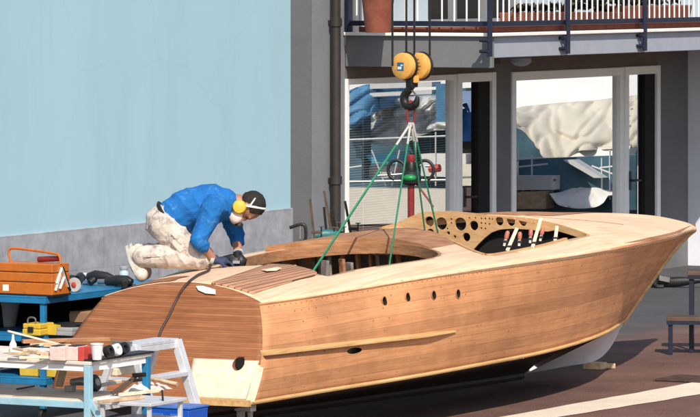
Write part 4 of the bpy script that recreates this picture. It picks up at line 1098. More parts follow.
MB().tube([rinv @ (q-SO) for q in smoothpath(cpts)], 0.009, 8).build('power_cable', M['cable'], sd, smooth=True)
# scrap of paper on the transom edge, slip of wood on the hatch
def scrap(name, label, cat, px_list, zoff, m):
    ps = [on_stern(x_, y_, zoff) for x_, y_ in px_list]
    c = sum(ps, Vector())/len(ps)
    mb = MB(); n_ = len(ps)
    ctr = [Vector((0, 0, 0.012))]
    mb.add([p-c+Vector((0, 0, random.uniform(0, .008))) for p in ps]+ctr, [[i, (i+1) % n_, n_] for i in range(n_)])
    o = mb.build(name, m, None, solid=0.002); o.location = c
    return tag(o, label, cat)
scrap('paper_scrap', 'torn white paper scrap on the edge of the boat\'s stern deck', 'paper', [(197, 289), (203, 288.5), (216, 292.5), (215, 296.5), (206, 296), (197.5, 293)], 0.015, M['paper'])
scrap('wood_shaving', 'pale curled wood shaving lying on the narrow-planked hatch', 'wood shaving', [(262, 272.5), (277, 269.5), (282, 271.5), (276, 273.5), (266, 274.5)], 0.02, M['patch'])
# ------------------------------------------------------------------ crane hook block, its cables, the slings
u_, z_ = bat(411, 66, 0.0)
CB = world(BC, 0, u_)
crane = thing('crane_hook_block', 'twin yellow crane pulley block with black hook hanging above the boat', 'crane hook', (CB.x, CB.y, z_), R(-40))
KP = CB.y/FPX
nrm = Vector((0, -1, 0)); rz = Matrix.Rotation(R(90), 3, 'X')
for k, (dx, lab) in enumerate(((-0.035, 'pulley cheek facing the camera, with a small blue and white plate'), (0.035, 'further pulley cheek'))):
    yy = -0.055 if k == 0 else 0.06
    o = MB().lathe([(0.02, .03), (0.085, .03), (0.098, .022), (0.1, 0.0), (0.098, -.022), (0.085, -.03), (0.02, -.03)], (dx*0.75, yy, 0), rz, 36).build('pulley_cheek', M['crane_yellow'], crane, smooth=True, label=lab)
    MB().lathe([(0.103, .012), (0.108, .0), (0.103, -.012)], (dx*0.75, yy+0.035, 0), rz, 36).build('sheave', M['blackmetal'], o, smooth=True)
    if k == 0:
        MB().box((dx*0.75-.005, yy-0.0315, -0.003), (0.06, 0.003, 0.06)).build('blue_plate', plain('blue_plate', (0.02, 0.13, 0.3), 0.4), o)
        MB().box((dx*0.75-.012, yy-0.0335, -0.014), (0.035, 0.002, 0.02)).box((dx*0.75+.008, yy-.0335, 0.006), (0.02, 0.002, 0.01)).build('white_mark', M['white'], o)
    else:
        w_ = MB()
        for a in range(5): w_.box((dx*0.75+0.0, yy-0.0315, -0.05+a*.025), (0.09*(1-abs(a-2)*.22), 0.003, 0.006))
        w_.build('rib_plate', M['coaming'], o)
MB().span((-0.03, -0.03, -0.16), (0.03, 0.05, 0.05)).lathe([(0.03, -0.17), (0.03, -0.07)], (0, 0, 0)).build('hook_shank', M['blackmetal'], crane, bevel=0.008)
MB().span((-0.055, -0.02, -0.125), (-0.035, 0.03, -0.07)).span((0.035, -0.02, -0.125), (0.055, 0.03, -0.07)).build('trunnion', M['crane_yellow'], crane, bevel=0.004)
hk = [(0.0, -0.14), (-0.012, -0.17), (-0.045, -0.2), (-0.065, -0.235), (-0.058, -0.275), (-0.03, -0.3), (0.005, -0.305), (0.038, -0.29), (0.056, -0.26), (0.062, -0.225)]
MB().tube(smoothpath([Vector((x, 0, z)) for x, z in hk], 5), [0.026+0.008*math.sin(math.pi*min(1, k/36)) if k < 36 else 0.03-0.018*(k-36)/9 for k in range(46)], 12).build('hook', M['blackmetal'], crane, smooth=True)
MB().bar((-0.0, 0, -0.17), (0.055, 0, -0.225), 0.02, 0.006).build('hook_latch', M['steel'], crane)
cx = [((395-411)*KP, -0.03), ((408-411)*KP, -0.02), ((411.8-411)*KP, 0.03), ((423-411)*KP, 0.08)]
for x, y in cx:
    q = Matrix.Rotation(R(40), 3, 'Z') @ Vector((x, 0, 0)); q.y += y
    zl_ = 0.0 if abs(x) > .05 else 0.04
    MB().tube([q+Vector((0, 0, zl_)), q+Vector((0, 0, 1.62))], 0.0085, 8).build('wire_rope', M['blackmetal'], crane, smooth=True)
MB().box((0, 0, 1.66), (0.32, 0.22, 0.1)).build('jib_head', M['crane_yellow'], crane, bevel=.01)
# link and slings
top = CB+Vector((0, 0, z_-0.285))
lk = thing('lifting_link', 'long dark red lifting link hanging in the crane hook', 'lifting link', top, 0)
ring = []
for k in range(33):
    a = 2*math.pi*k/32; ring.append(Vector((0.024*math.cos(a)*(1+0.2*math.cos(a)**2), 0, -0.075+0.1*math.sin(a))))
MB().tube(ring, 0.0085, 10).build('link_ring', M['red'], lk, smooth=True)
base = top+Vector((0, 0, -0.165))
ends = []
for x, y, v in ((312, 273, -0.30), (389, 268, 0.12)):
    u2, z2 = bat(x, y, v); ends.append(((v, u2, z2), (x, y)))
for x, y, u2 in ((425.5, 236, 4.35), (439.5, 240, 4.42)):
    t_ = (x-350)/FPX; X0 = BC[0]+D[0]*u2; Y0 = BC[1]+D[1]*u2; v = (t_*Y0-X0)/(N[0]-t_*N[1]); Y = Y0+N[1]*v
    ends.append(((v, u2, HC-(y-YH)*Y/FPX), (x, y)))
sl = ['green lifting sling reaching furthest left into the rear cockpit', 'green lifting sling going straight down into the rear cockpit', 'green lifting sling going down behind the bridge beam, left of the two', 'green lifting sling going down behind the bridge beam, right of the two']
for k, ((v, u2, z2), _) in enumerate(ends):
    e = world(BC, v, u2, z2); st_ = base+Vector(((-.018, -.006, .006, .018)[k], 0.0, 0))
    t = thing('lifting_sling', sl[k], 'sling', st_, 0, 'slings from the crane hook to the boat')
    dv = e-st_; far = dv*1.22
    mid = dv*0.13
    MB().tube([Vector((0, 0, 0.03)), Vector((0, 0, 0)), mid], 0.0095, 10).build('eye_sleeve', M['sling_end'], t, smooth=True)
    MB().tube([mid*0.98, dv*0.6, far], 0.0105, 10, flat=.6).build('webbing', M['sling'], t, smooth=True)
# ------------------------------------------------------------------ red standpipe with green reel head behind the boat
ph = at(411, 215, 38.2)
hy = thing('hose_standpipe', 'red standpipe with black looped handles and green body standing behind the boat', 'standpipe', (ph.x, ph.y, 0), R(-10))
zz = lambda y: HC-(y-YH)*38.2/FPX
MB().tube([(0, 0, 0), (0, 0, zz(184))], 0.03, 16).lathe([(0.13, 0), (0.13, 0.02), (0.05, 0.03)]).build('post', M['red'], hy, smooth=True)
zc = zz(177)
MB().lathe([(0.05, -0.07), (0.085, -0.05), (0.095, 0.0), (0.07, 0.045), (0.045, 0.06)], (0, 0, zc)).build('body', M['black'], hy, smooth=True)
MB().ball((0, -0.06, zc-0.005), (0.06, 0.05, 0.035)).build('green_cover', M['green'], hy, smooth=True)
MB().lathe([(0.045, 0.05), (0.045, 0.12), (0.03, 0.14)], (0, 0, zc)).build('neck', M['blackmetal'], hy, smooth=True)
MB().lathe([(0.034, 0.0), (0.04, 0.02), (0.034, 0.06), (0.012, 0.066)], (0, 0, zc+0.13)).build('red_cap', M['red'], hy, smooth=True)
for sx in (-1, 1):
    pts = [Vector((sx*(0.125+0.075*math.cos(a)), -0.01, zc+0.06+0.085*math.sin(a))) for a in [R(215)-R(290)*k/20 for k in range(21)]]
    if sx < 0: pass
    MB().tube(pts, 0.0145, 10).build('handle', M['black'], hy, smooth=True)
MB().tube([(0.05, 0, zc-.06), (0.16, -.02, zc-.2), (0.2, -.02, zc-.26)], 0.009, 8).build('lever', M['red'], hy, smooth=True)
# ------------------------------------------------------------------ clamps standing on the far gunwale
def far_gunwale(px_):
    best = None
    for i in range(300):
        u = 1.5+5*i/300; v = -interp(u, VS)+0.04; x, y = frame_px(BC, v, u, zdeck(u, v))
        if best is None or abs(x-px_) < best[0]: best = (abs(x-px_), v, u)
    return best[1], best[2]
cl = [(316, 222, 310, 199, 'brown bar clamp on the far gunwale, leftmost of the five'), (328, 226, 324, 207, 'short black bar clamp on the far gunwale beside the drainpipe'), (334, 222, 324, 191, 'tallest bar clamp on the far gunwale, leaning left'), (339, 228, 332, 210, 'thin black clamp bar crossing low on the far gunwale'), (353, 228, 345, 201, 'dark bar clamp on the far gunwale in front of the left window')]
for i, (x0, y0, x1, y1, lab) in enumerate(cl):
    v, u = far_gunwale(x0); b0 = world(BC, v, u, zdeck(u, v)); Y = b0.y
    tp = at(x1, y1, Y-0.04)
    t = thing('bar_clamp', lab, 'clamp', b0, 0, 'bar clamps on the far gunwale')
    dv = tp-b0; mt = M['rust'] if i in (0, 2) else M['blackmetal']
    MB().bar(Vector((0, 0, -.06)), dv, 0.02, 0.01, up=(0, 1, 0)).build('bar', mt, t)
    j = dv*0.25
    MB().bar(j+Vector((-.02, 0, 0)), j+Vector((0.06, -.02, 0.0)), 0.014, 0.024).build('sliding_jaw', mt, t, bevel=0.004)
    MB().bar(Vector((-.02, 0, 0.015)), Vector((0.06, -.02, 0.015)), 0.014, 0.022).build('fixed_jaw', mt, t, bevel=0.004)
    MB().tube([j+Vector((0.055, -.02, 0.045)), j+Vector((0.055, -.02, -0.055))], 0.006, 8).tube([j+Vector((0.035, -.02, 0.045)), j+Vector((0.075, -.02, 0.045))], 0.004, 8).build('screw', M['blackmetal'], t, smooth=True)
v, u = far_gunwale(324); t = thing('hand_drill', 'small teal cordless tool lying on the far gunwale among the clamps', 'power tool', world(BC, v, u+0.05, zdeck(u, v)+0.03), R(10))
MB().tube([(-.1, 0, .02), (-.02, 0, .03), (.06, 0, .03), (.1, 0, .03)], [.03, .04, .036, .015], 12).tube([(-.02, 0, .0), (-.04, .0, -.02)], .025, 10).build('body', M['tool_teal'], t, smooth=True)
MB().tube([(.1, 0, .03), (.14, 0, .03)], .012, 8).build('chuck', M['blackmetal'], t, smooth=True)
t = thing('g_clamp', 'dark G clamp holding the port gunwale board left of the bar clamps', 'clamp', world(BC, *reversed(far_gunwale(303)[::-1]), 1.2), R(-10))
MB().tube(smoothpath([Vector(q) for q in ((-.1, 0, .06), (-.02, 0, .085), (.02, 0, .07), (.02, 0, -.03), (-.03, 0, -.05))]), 0.013, 8).build('frame', M['blackmetal'], t, smooth=True)
MB().tube([(-.02, 0, .08), (-.02, 0, -.02)], 0.008, 8).build('screw', M['steel'], t, smooth=True)
# ------------------------------------------------------------------ clamps along the pale strip in the front cockpit
cc = [(507, 251, 517, 228, 'p', 'longest'), (504, 246, 508, 231, 'r', ''), (519, 246, 520, 232, 'r', ''), (532, 249, 541, 217.5, 'p', ''), (530, 243, 531, 229, 'r', ''), (540, 241, 543, 228, 'r', ''), (555, 241, 557, 226, 'p', '')]
cl2 = ['pale wooden clamp stick at the left end of the front cockpit row', 'short red-handled clamp at the left end of the front cockpit row', 'short red-handled clamp between the two pale sticks, nearer the left one', 'tallest pale clamp stick in the middle of the front cockpit row', 'short red-handled clamp just left of the tallest pale stick', 'short red-handled clamp just right of the tallest pale stick', 'pale clamp stick at the right end of the front cockpit row']
for i, (x0, y0, x1, y1, kd, _) in enumerate(cc):
    v = interp(x0, [(500, .80), (530, .84), (560, .80)])
    u, z = bat(x0, y0, v); z = zdeck(u, v)+0.02
    u = bat(x0, 240, v)[0]
    b0 = world(BC, v, u, 0); z0 = HC-(y0-YH)*b0.y/FPX; b0.z = z0
    tp = at(x1, y1, b0.y+0.02); dv = tp-b0
    t = thing('strip_clamp', cl2[i], 'clamp', b0, 0, 'clamps along the front cockpit strip')
    if kd == 'p':
        MB().bar(Vector((0, 0, 0)), dv, 0.026, 0.022, up=(0, 1, 0)).build('stick', M['patch'], t, bevel=0.003)
        MB().box(dv*0.2, (0.04, 0.025, 0.02)).build('jaw', M['blackmetal'], t, bevel=0.004)
    else:
        MB().bar(Vector((0, 0, 0)), dv*0.55, 0.018, 0.01, up=(0, 1, 0)).build('bar', M['steel'], t)
        MB().tube([dv*0.45, dv*0.6, dv*0.9, dv], [.01, .017, .016, .01], 10).build('handle', plain('red_wood_handle', (0.42, 0.13, 0.09), 0.5), t, smooth=True)
        MB().box(dv*0.3, (0.035, 0.02, 0.02)).build('jaw', M['blackmetal'], t, bevel=0.004)
p0 = bat(497, 252, .84); p1 = bat(562, 241, .80)
tag(MB().bar(world(BC, .84, p0[0], 1.125), world(BC, .82, p1[0], 1.13), 0.03, 0.03).build('clamping_board', M['rust'], None, bevel=0.005), 'dark board held under the row of front cockpit clamps', 'board')
# ------------------------------------------------------------------ blue steel bench behind the stern
def local_frame(O, name, label, cat, group=None): return thing(name, label, cat, (O[0], O[1], 0), ROT, group)
def loc_px(O, x, y, z):                     # local x, y of the point at height z seen at a pixel
    p = atz(x, y, z); r = (p.x-O[0], p.y-O[1]); return r[0]*N[0]+r[1]*N[1], r[0]*D[0]+r[1]*D[1]
def onto(O, a, b, z): return world(O, a, b, z)
BO = atz(45, 297, 0.9)
bench = local_frame(BO, 'workbench', 'blue steel three-shelf workbench behind the boat\'s stern', 'workbench')
BX, BY = -0.66, 1.9
for z, nm in ((0.9, 'top'), (0.625, 'shelf'), (0.32, 'shelf')):
    mb = MB(); mb.span((BX, 0, z-0.012), (0, BY, z)); mb.span((BX, 0, z-.05), (0, .012, z-.0125)); mb.span((-.012, .013, z-.05), (0, BY, z-.0125))
    mb.build(nm, M['blue_paint'], bench, bevel=0.003)
for x, y in ((-.052, 0.0), (BX, 0.0), (-.052, BY-.052), (BX, BY-.052), (-0.052, 0.9)):
    MB().span((x, y+.013, .1), (x+.038, y+.05, 0.887)).build('leg', M['blue_paint'], bench, bevel=0.003)
for x, y in ((-.05, 0.05), (BX+.05, .05), (-.05, BY-.05), (BX+.05, BY-.05)):
    MB().lathe([(.045, -.015), (.05, -.01), (.05, .01), (.045, .015)], (x, y, .05), Matrix.Rotation(R(90), 3, 'Y')).span((x-.02, y-.02, .08), (x+.02, y+.02, .101)).build('castor', M['black'], bench, smooth=True)
MB().span((BX-.004, .06, .33), (BX, BY-.06, .885)).span((BX, BY-.06, .33), (-.06, BY-.056, .885)).build('dark_back_sheet', M['void'], bench)  # near-black sheet added to darken the space below the bench top
# toolbox
x1, y1 = loc_px(BO, 52, 297, 0.9)
tb = thing('toolbox', 'orange cantilever metal toolbox with red handle on the blue bench', 'toolbox', onto(BO, x1-0.235, y1+0.13, 0.902), ROT-R(1))
L2, W2 = 0.235, 0.12
for k, (z0, z1) in enumerate(((0.0, 0.092), (0.097, 0.162), (0.167, 0.228))):
    MB().span((-L2+.002*k, -W2+.004*k, z0), (L2-.002*k, W2-.004*k, z1)).build('tray', M['orange'], tb, bevel=0.006)
MB().span((-L2+.01, -W2+.012, .09), (L2-.01, W2-.012, .17)).build('inner_shadow_gap', M['black'], tb)
MB().span((-L2-.004, -W2-.004, -.001), (L2+.004, W2+.004, .012)).build('base_edge', M['black'], tb)
MB().box((-L2+.075, -W2-.0015, .05), (.05, .003, .045)).build('paper_label', M['paper'], tb)
for sx in (-1,): pass
hnd = smoothpath([Vector(q) for q in ((-L2+.04, 0, .225), (-L2+.02, 0, .30), (-L2+.06, 0, .325), (0, 0, .315), (L2-.07, 0, .300), (L2-.02, 0, .285), (L2-.005, 0, .225))], 5)
MB().tube(hnd, 0.009, 8).build('handle', M['orange'], tb, smooth=True)
MB().tube([(0.02, 0.03, .25), (.2, .03, .262)], .02, 10).build('red_grip', M['red'], tb, smooth=True)
ar = MB()
for a, b in (((L2+.006, -.07, .09), (L2+.006, .0, .2)), ((L2+.006, .0, .2), (L2+.006, .08, .06)), ((L2+.006, -.03, .05), (L2+.006, .03, .13)), ((L2+.004, -.085, .04), (L2+.004, -.02, .15))):
    ar.bar(a, b, .012, .016, up=(1, 0, 0))
ar.build('lever_arms', M['white'], tb)
MB().bar((L2+.012, .0, .205), (L2+.012, .1, .03), .01, .014, up=(1, 0, 0)).build('lever_arm', M['black'], tb)
# things on the bench top
def on_bench(x, y, z=0.902): q = loc_px(BO, x, y, z); return onto(BO, q[0], q[1], z)
t = thing('angle_grinder', 'black angle grinder leaning with its pale disc outwards beside the orange toolbox', 'power tool', on_bench(74, 292), ROT)
MB().lathe([(0.005, -.004), (.05, -.003), (.052, 0), (.05, .003), (.005, .004)], (0.02, -.03, .055), Matrix.Rotation(R(90), 3, 'X') @ Matrix.Rotation(R(12), 3, 'Y'), 28).build('disc', M['sling_end'], t, smooth=True)
MB().lathe([(.004, 0), (.02, .002), (.02, .006), (.006, .01)], (.02, -.034, .055), Matrix.Rotation(R(90), 3, 'X')).build('disc_label', M['redpack'], t)
q = MB(); q.tube([(.02, .0, .06), (.0, .05, .08), (-.03, .14, .1), (-.04, .2, .09)], [.035, .038, .034, .02], 12); q.tube([(.02, 0, .09), (-.03, .02, .1), (-.08, .02, .05)], [.03, .025, .012], 10)
q.build('body', M['black'], t, smooth=True)
t = thing('tape_roll', 'white ribbed roll on the blue bench between two black tools', 'roll', on_bench(85, 285), ROT)
MB().lathe([(.02, -.05), (.04, -.05), (.043, -.03), (.04, -.02), (.043, 0), (.04, .015), (.043, .03), (.04, .05), (.02, .05)], (0, 0.06, .045), Matrix.Rotation(R(80), 3, 'Y')).build('roll', M['white'], t, smooth=True)
t = thing('drill', 'black power drill with coiled lead on the blue bench beside the white roll', 'power tool', on_bench(98, 286), ROT)
q = MB(); q.tube([(-.12, .06, .06), (-.06, .06, .07), (.04, .06, .065), (.09, .06, .06)], [.03, .042, .036, .02], 12); q.tube([(-.05, .06, .06), (-.07, .0, .02)], [.028, .024], 10)
q.build('body', M['black'], t, smooth=True)
MB().lathe([(.014, 0), (.03, .002), (.03, .03), (.012, .04)], (-.125, .055, .06), Matrix.Rotation(R(-90), 3, 'Y')).build('chuck', M['white'], t, smooth=True)
MB().tube(smoothpath([Vector((.09, .06, .05)), Vector((.16, .0, .02)), Vector((.22, .06, .015)), Vector((.17, .12, .012)), Vector((.11, .06, .012)), Vector((.2, -.02, .012)), Vector((.3, .04, .012))]), .009, 8).build('lead', M['black'], t, smooth=True)
t = thing('glass_jar', 'small clear grey jar standing at the back of the blue bench', 'jar', on_bench(117, 281), ROT)
MB().lathe([(.028, 0), (.034, .01), (.034, .06), (.026, .07), (.026, .08)], (0, .1, 0.0)).build('jar_body', plain('cloudy_plastic', (.4, .5, .58), .25), t, smooth=True)
MB().lathe([(.03, .08), (.031, .082), (.031, .1), (.028, .103)], (0, .1, 0)).build('lid', M['grey_plastic'], t, smooth=True)
t = thing('heat_gun', 'black tool with grey nose lying on the blue bench nearest the kneeling man', 'power tool', on_bench(119, 287), ROT)
q = MB(); q.tube([(-.12, .02, .035), (-.03, .02, .045), (.06, .02, .045), (.1, .02, .04)], [.03, .042, .04, .022], 12); q.tube([(.05, .02, .045), (.1, -.08, .03)], [.028, .022], 10); q.build('body', M['black'], t, smooth=True)
MB().tube([(-.12, .02, .035), (-.19, .02, .032)], .02, 12).build('nose', M['steel'], t, smooth=True)
# middle and lower shelf
def case(label, x, y, z, L, W, H, rz=0):
    q = loc_px(BO, x, y, z); t = thing('tool_case', label, 'case', onto(BO, q[0], q[1]+W/2, z+.002), ROT+rz)
    MB().span((-L/2, -W/2, 0), (L/2, W/2, H*.55)).span((-L/2+.003, -W/2+.003, H*.55+.001), (L/2-.003, W/2-.003, H)).build('shell', M['yellow'], t, bevel=.008)
    MB().span((-L/2*.3, -W/2-.012, H*.3), (L/2*.3, -W/2-.001, H*.75)).build('catch', M['black'], t, bevel=.003)
    MB().tube(smoothpath([Vector((-L*.22, -W/2+.01, H)), Vector((-L*.2, -W/2+.01, H+.035)), Vector((L*.0, -W/2+.01, H+.045)), Vector((L*.2, -W/2+.01, H+.035)), Vector((L*.22, -W/2+.01, H))]), .006, 8).build('handle', M['steel'], t, smooth=True)
    return t
case('yellow tool case with steel handle on the middle bench shelf, left of the blue leg', 31, 336, 0.625, .15, .2, .085)
q = loc_px(BO, 58, 336, .625); t = thing('stacked_blades', 'stack of dark and yellow boxes on the middle bench shelf, right of the blue leg', 'boxes', onto(BO, q[0], q[1]+.12, .627), ROT)
MB().span((-.12, -.1, 0), (-.03, .1, .07)).build('yellow_box', M['yellow'], t, bevel=.004)
MB().span((-.028, -.1, 0), (.1, .22, .03)).span((-.028, -.09, .031), (.1, .2, .055)).build('grey_box', M['grey_plastic'], t, bevel=.004)
MB().lathe([(.05, .056), (.12, .06), (.125, .075), (.05, .08)], (.0, .08, 0)).build('cutting_disc', M['black'], t, smooth=True)
q = loc_px(BO, 70, 332, .627); t = thing('cardboard_box', 'brown cardboard box on the middle bench shelf behind the boat\'s transom', 'box', onto(BO, q[0]-.03, q[1]+.42, .627), ROT)
MB().span((-.14, -.15, 0), (.14, .25, .125)).build('carton', M['card'], t, bevel=.004)
MB().box((0, -.1525, .085), (.28, .004, .05), Matrix.Rotation(R(8), 3, 'X')).build('flap', M['card'], t)
q = loc_px(BO, 36, 377, .32); t = thing('plastic_crate', 'plain yellow plastic box on the lowest bench shelf', 'box', onto(BO, q[0]+.0, q[1]+.12, .322), ROT)
MB().prism([(-.15, 0), (.15, 0), (.16, .105), (-.16, .105)], -.1, .1, axis=1).span((-.165, -.105, .1055), (.165, .105, .118)).build('shell', M['yellow'], t, bevel=.005)
q = loc_px(BO, 0, 327, .627); t = thing('bucket', 'pale grey tub on the middle bench shelf at the left edge', 'bucket', onto(BO, q[0], q[1]+.08, .627), ROT)
MB().lathe([(.07, 0), (.1, .16), (.108, .162), (.108, .19), (.098, .19), (.09, .17)]).build('tub', M['grey_plastic'], t, smooth=True)
# ------------------------------------------------------------------ front table
TO = atz(90, 362, 0.85)
tab = local_frame(TO, 'work_table', 'pale blue steel table with a spattered wooden top in the left foreground', 'table')
TX, TY = -1.15, 0.73
MB().span((TX, 0.0, .828), (0, TY, .85)).build('table_top', M['tabletop'], tab, bevel=.004)
MB().span((-.10, .02, .8505), (.012, TY+.01, .862)).build('black_mat', M['black'], tab, bevel=.002)
MB().span((TX, .012, .79), (-.045, .03, .827)).span((TX, TY-.03, .79), (-.045, TY-.012, .827)).span((-.03, .05, .79), (-.012, TY-.05, .827)).build('apron', M['white_metal'], tab)
for x, y, m_ in ((-.045, 0.0, 'pale_blue'), (-.045, TY-.045, 'blue_paint'), (TX, 0, 'pale_blue'), (TX, TY-.045, 'blue_paint')):
    MB().span((x, y, 0), (x+.042, y+.042, .8275)).build('leg', M[m_], tab, bevel=.003)
MB().span((TX, .044, .585), (-.05, TY-.05, .605)).build('shelf', M['tabletop'], tab, bevel=.003)
MB().span((TX+.043, .005, .565), (-.046, .04, .604)).build('shelf_rail', M['pale_blue'], tab, bevel=.003)
MB().bar((-.03, .02, .55), (-.03, .35, .42), .03, .006).bar((-.02, .02, .62), (.06, .02, .5), .02, .03).build('brace', M['pale_blue'], tab)
def on_table(x, y, z=.85): q = loc_px(TO, x, y, z); return onto(TO, q[0], q[1], z+.002)
labs = ['pale pink packet on the front table, left of the one with a red end', 'pale pink packet with a red end on the front table beside the white cup']
for i, (x, w_) in enumerate(((57, .105), (75, .12))):
    t = thing('sandpaper_packet', labs[i], 'packet', on_table(x, 361), ROT+R(2-4*i))
    MB().span((-w_/2, 0, 0), (w_/2-(.042 if i else 0), .12, .085)).build('wrapper', M['pink'], t, bevel=.004)
    if i: MB().span((w_/2-.041, 0.001, 0), (w_/2, .119, .084)).build('red_end', M['redpack'], t, bevel=.004)
    MB().span((-w_/2+.01, .0, .0855), (w_/2-.05, .1, .09)).build('flap', M['black'], t)
t = thing('cup', 'white paper cup on the front table beside the red packet end', 'cup', on_table(97, 360, .862), ROT)
MB().lathe([(.028, 0), (.038, .092), (.041, .092), (.041, .098), (.036, .098), (.027, .01)]).build('cup_body', M['white'], t, smooth=True)
for i, (x, y, m_, lab) in enumerate(((107, 358, 'black', 'black tape roll beside the white cup on the front table'), (115, 356.5, 'white', 'pale tape roll between two black ones on the front table'), (122.5, 355, 'black', 'black tape roll at the right end of the front table'))):
    t = thing('tape_roll', lab, 'tape roll', on_table(x, y, .862), ROT+R(8*i))
    MB().lathe([(.018, -.02), (.036, -.02), (.037, -.018), (.037, .018), (.036, .02), (.018, .02), (.0175, 0)], (0, .02, .037), Matrix.Rotation(R(72), 3, 'Y') @ Matrix.Rotation(R(10*i), 3, 'X'), 28).build('roll', M[m_], t, smooth=True)
def stick(name, label, p0, p1, w, h, m, cat='plank', group=None, roll=None):
    p0 = Vector(p0); p1 = Vector(p1); o = MB().bar(Vector((0, 0, 0)), p1-p0, w, h).build(name, m, None, bevel=min(w, h)*.15)
    o.location = p0; return tag(o, label, cat, group)
a = on_table(62, 346.5); b = on_table(114, 344.5)
stick('long_plank', 'long brown plank along the back edge of the front table', a+Vector((-.25, .0, .03)), b+Vector((-.03, .02, .03)), .05, .025, M['coaming'])
stick('thin_batten', 'thin pale batten rising to the left over the front table', on_table(60, 352)+Vector((0, 0, .045)), at(8, 331, 27.2), .022, .012, M['patch'])
t = thing('glue_bottle', 'small white bottle under the raised batten on the front table', 'bottle', on_table(13, 354), ROT)
MB().lathe([(.02, 0), (.022, .01), (.022, .06), (.009, .085), (.006, .12)]).build('bottle_body', M['white'], t, smooth=True)
random.seed(21)
for i in range(9):
    x = 4+i*5.2; y = 352+random.uniform(0, 8)
    p_ = on_table(x, y)+Vector((0, 0, .012+.018*(i % 3))); a = ROT+random.uniform(-.7, .7); L_ = random.uniform(.07, .2)
    stick('offcut', 'pale wood offcut in the jumble at the left of the front table', p_, p_+Vector((math.cos(a)*L_, math.sin(a)*L_, random.uniform(-.003, .012))), random.uniform(.025, .05), random.uniform(.012, .022), M['plank' if i % 3 else 'patch'], 'offcut', 'offcuts in the jumble on the front table')
stick('dark_file', 'dark file lying in the jumble on the front table', on_table(16, 357)+Vector((0, 0, .05)), on_table(38, 354)+Vector((0, 0, .055)), .02, .008, M['blackmetal'], 'file')
def on_shelf(x, y): return on_table(x, y, .605)
stick('pencil_gouge', 'dark slim tool lying on the lower shelf of the front table', on_shelf(17, 391)+Vector((0, 0, .01)), on_shelf(34, 388)+Vector((0, 0, .01)), .014, .01, M['blackmetal'], 'tool')
t = thing('square_tin', 'small grey ribbed tin on the lower shelf of the front table', 'tin', on_shelf(68, 392), ROT)
mb = MB()
for k in range(4): mb.span((-.03+.016*k, 0, 0), (-.019+.016*k, .05, .035))
mb.span((-.028, .002, .002), (.027, .048, .034)); mb.build('tin_body', M['grey_plastic'], t, bevel=.002)
t = thing('orbital_sander', 'grey and black round-padded power tool on the lower shelf of the front table', 'power tool', on_shelf(84, 392), ROT)
MB().tube([(-.12, .05, .05), (-.04, .04, .06), (.03, .03, .06)], [.022, .028, .034], 12).build('body', M['steel'], t, smooth=True)
MB().lathe([(.02, -.02), (.052, -.018), (.055, 0), (.05, .015), (.02, .02)], (.06, .03, .055), Matrix.Rotation(R(75), 3, 'Y')).build('pad', M['black'], t, smooth=True)
MB().lathe([(.005, .02), (.025, .02), (.022, .028)], (.06, .03, .055), Matrix.Rotation(R(75), 3, 'Y')).build('pad_face', M['sling_end'], t, smooth=True)
stick('rest_board', 'pale board leaning against the front table from the lower shelf', on_shelf(58, 390)+Vector((0, .1, 0.01)), on_shelf(62, 390)+Vector((0.02, .22, .2)), .05, .012, M['plank'], 'board')
# ------------------------------------------------------------------ step ladder
lp = at(135, 346, 28.0); LZ = lp.z
lad = thing('step_ladder', 'paint-spattered aluminium step ladder in front of the boat\'s transom', 'step ladder', (lp.x, lp.y, 0), ROT)
LW = 0.52
MB().span((-.16, -.012, LZ-.012), (.012, LW+.012, LZ+.012)).span((-.0, -.0, LZ-.05), (.012, LW, LZ-.0125)).build('platform', M['alu'], lad, bevel=.004)
MB().span((-.15, -.04, LZ-.03), (-.01, -.013, LZ+.03)).build('platform_cap', M['steel'], lad, bevel=.004)
fx = lambda z: 0.0+(LZ-z)*.31
bx = lambda z: -.14-(LZ-z)*.34
for y0, y1 in ((0, -.04), (LW, LW+.05)):
    MB().bar((fx(LZ), y0, LZ), (fx(.0)-.0, y1, 0), .05, .066, up=(0, 1, 0)).build('front_stile', M['alu'], lad, bevel=.004)
    MB().bar((bx(LZ), y0, LZ), (bx(0), y1, 0), .04, .05, up=(0, 1, 0)).build('rear_stile', M['alu'], lad, bevel=.004)
    MB().box((fx(0), y1, .02), (.06, .04, .04)).box((bx(0), y1, .02), (.05, .035, .04)).build('rubber_foot', M['black'], lad)
for z, nm, m_ in ((LZ-.215, 'step', 'alu'), (LZ-.46, 'step', 'alu')):
    MB().span((fx(z)-.06, .013, z-.012), (fx(z)+.035, LW-.013, z+.018)).build(nm, M[m_], lad, bevel=.005)
MB().bar((bx(.4), .013, .42), (bx(.4), LW-.013, .42), .02, .03).bar((bx(.4), .0, .62), (fx(.6), .0, .62), .012, .02).build('rear_brace', M['alu'], lad)
bp_ = at(176, 420, 27.55)
t = thing('blue_crate', 'blue plastic crate at the foot of the ladder, cut by the bottom edge', 'crate', (bp_.x, bp_.y, 0), ROT)
hh = HC-(407-YH)*27.55/FPX
MB().prism([(-.14, 0), (.14, 0), (.165, hh), (-.165, hh)], -.12, .12, axis=1).build('crate_body', plain('blue_plastic', (.01, .09, .5), .35, var=.15), t, bevel=.01)
MB().span((-.17, -.125, hh+.001), (.17, .125, hh+.014)).span((-.1, -.128, hh-.09), (-.02, -.1215, hh-.03)).span((.03, -.128, hh-.09), (.1, -.1215, hh-.03)).build('crate_rim', plain('pale_blue_plastic', (.05, .17, .55), .35), t, bevel=.004)
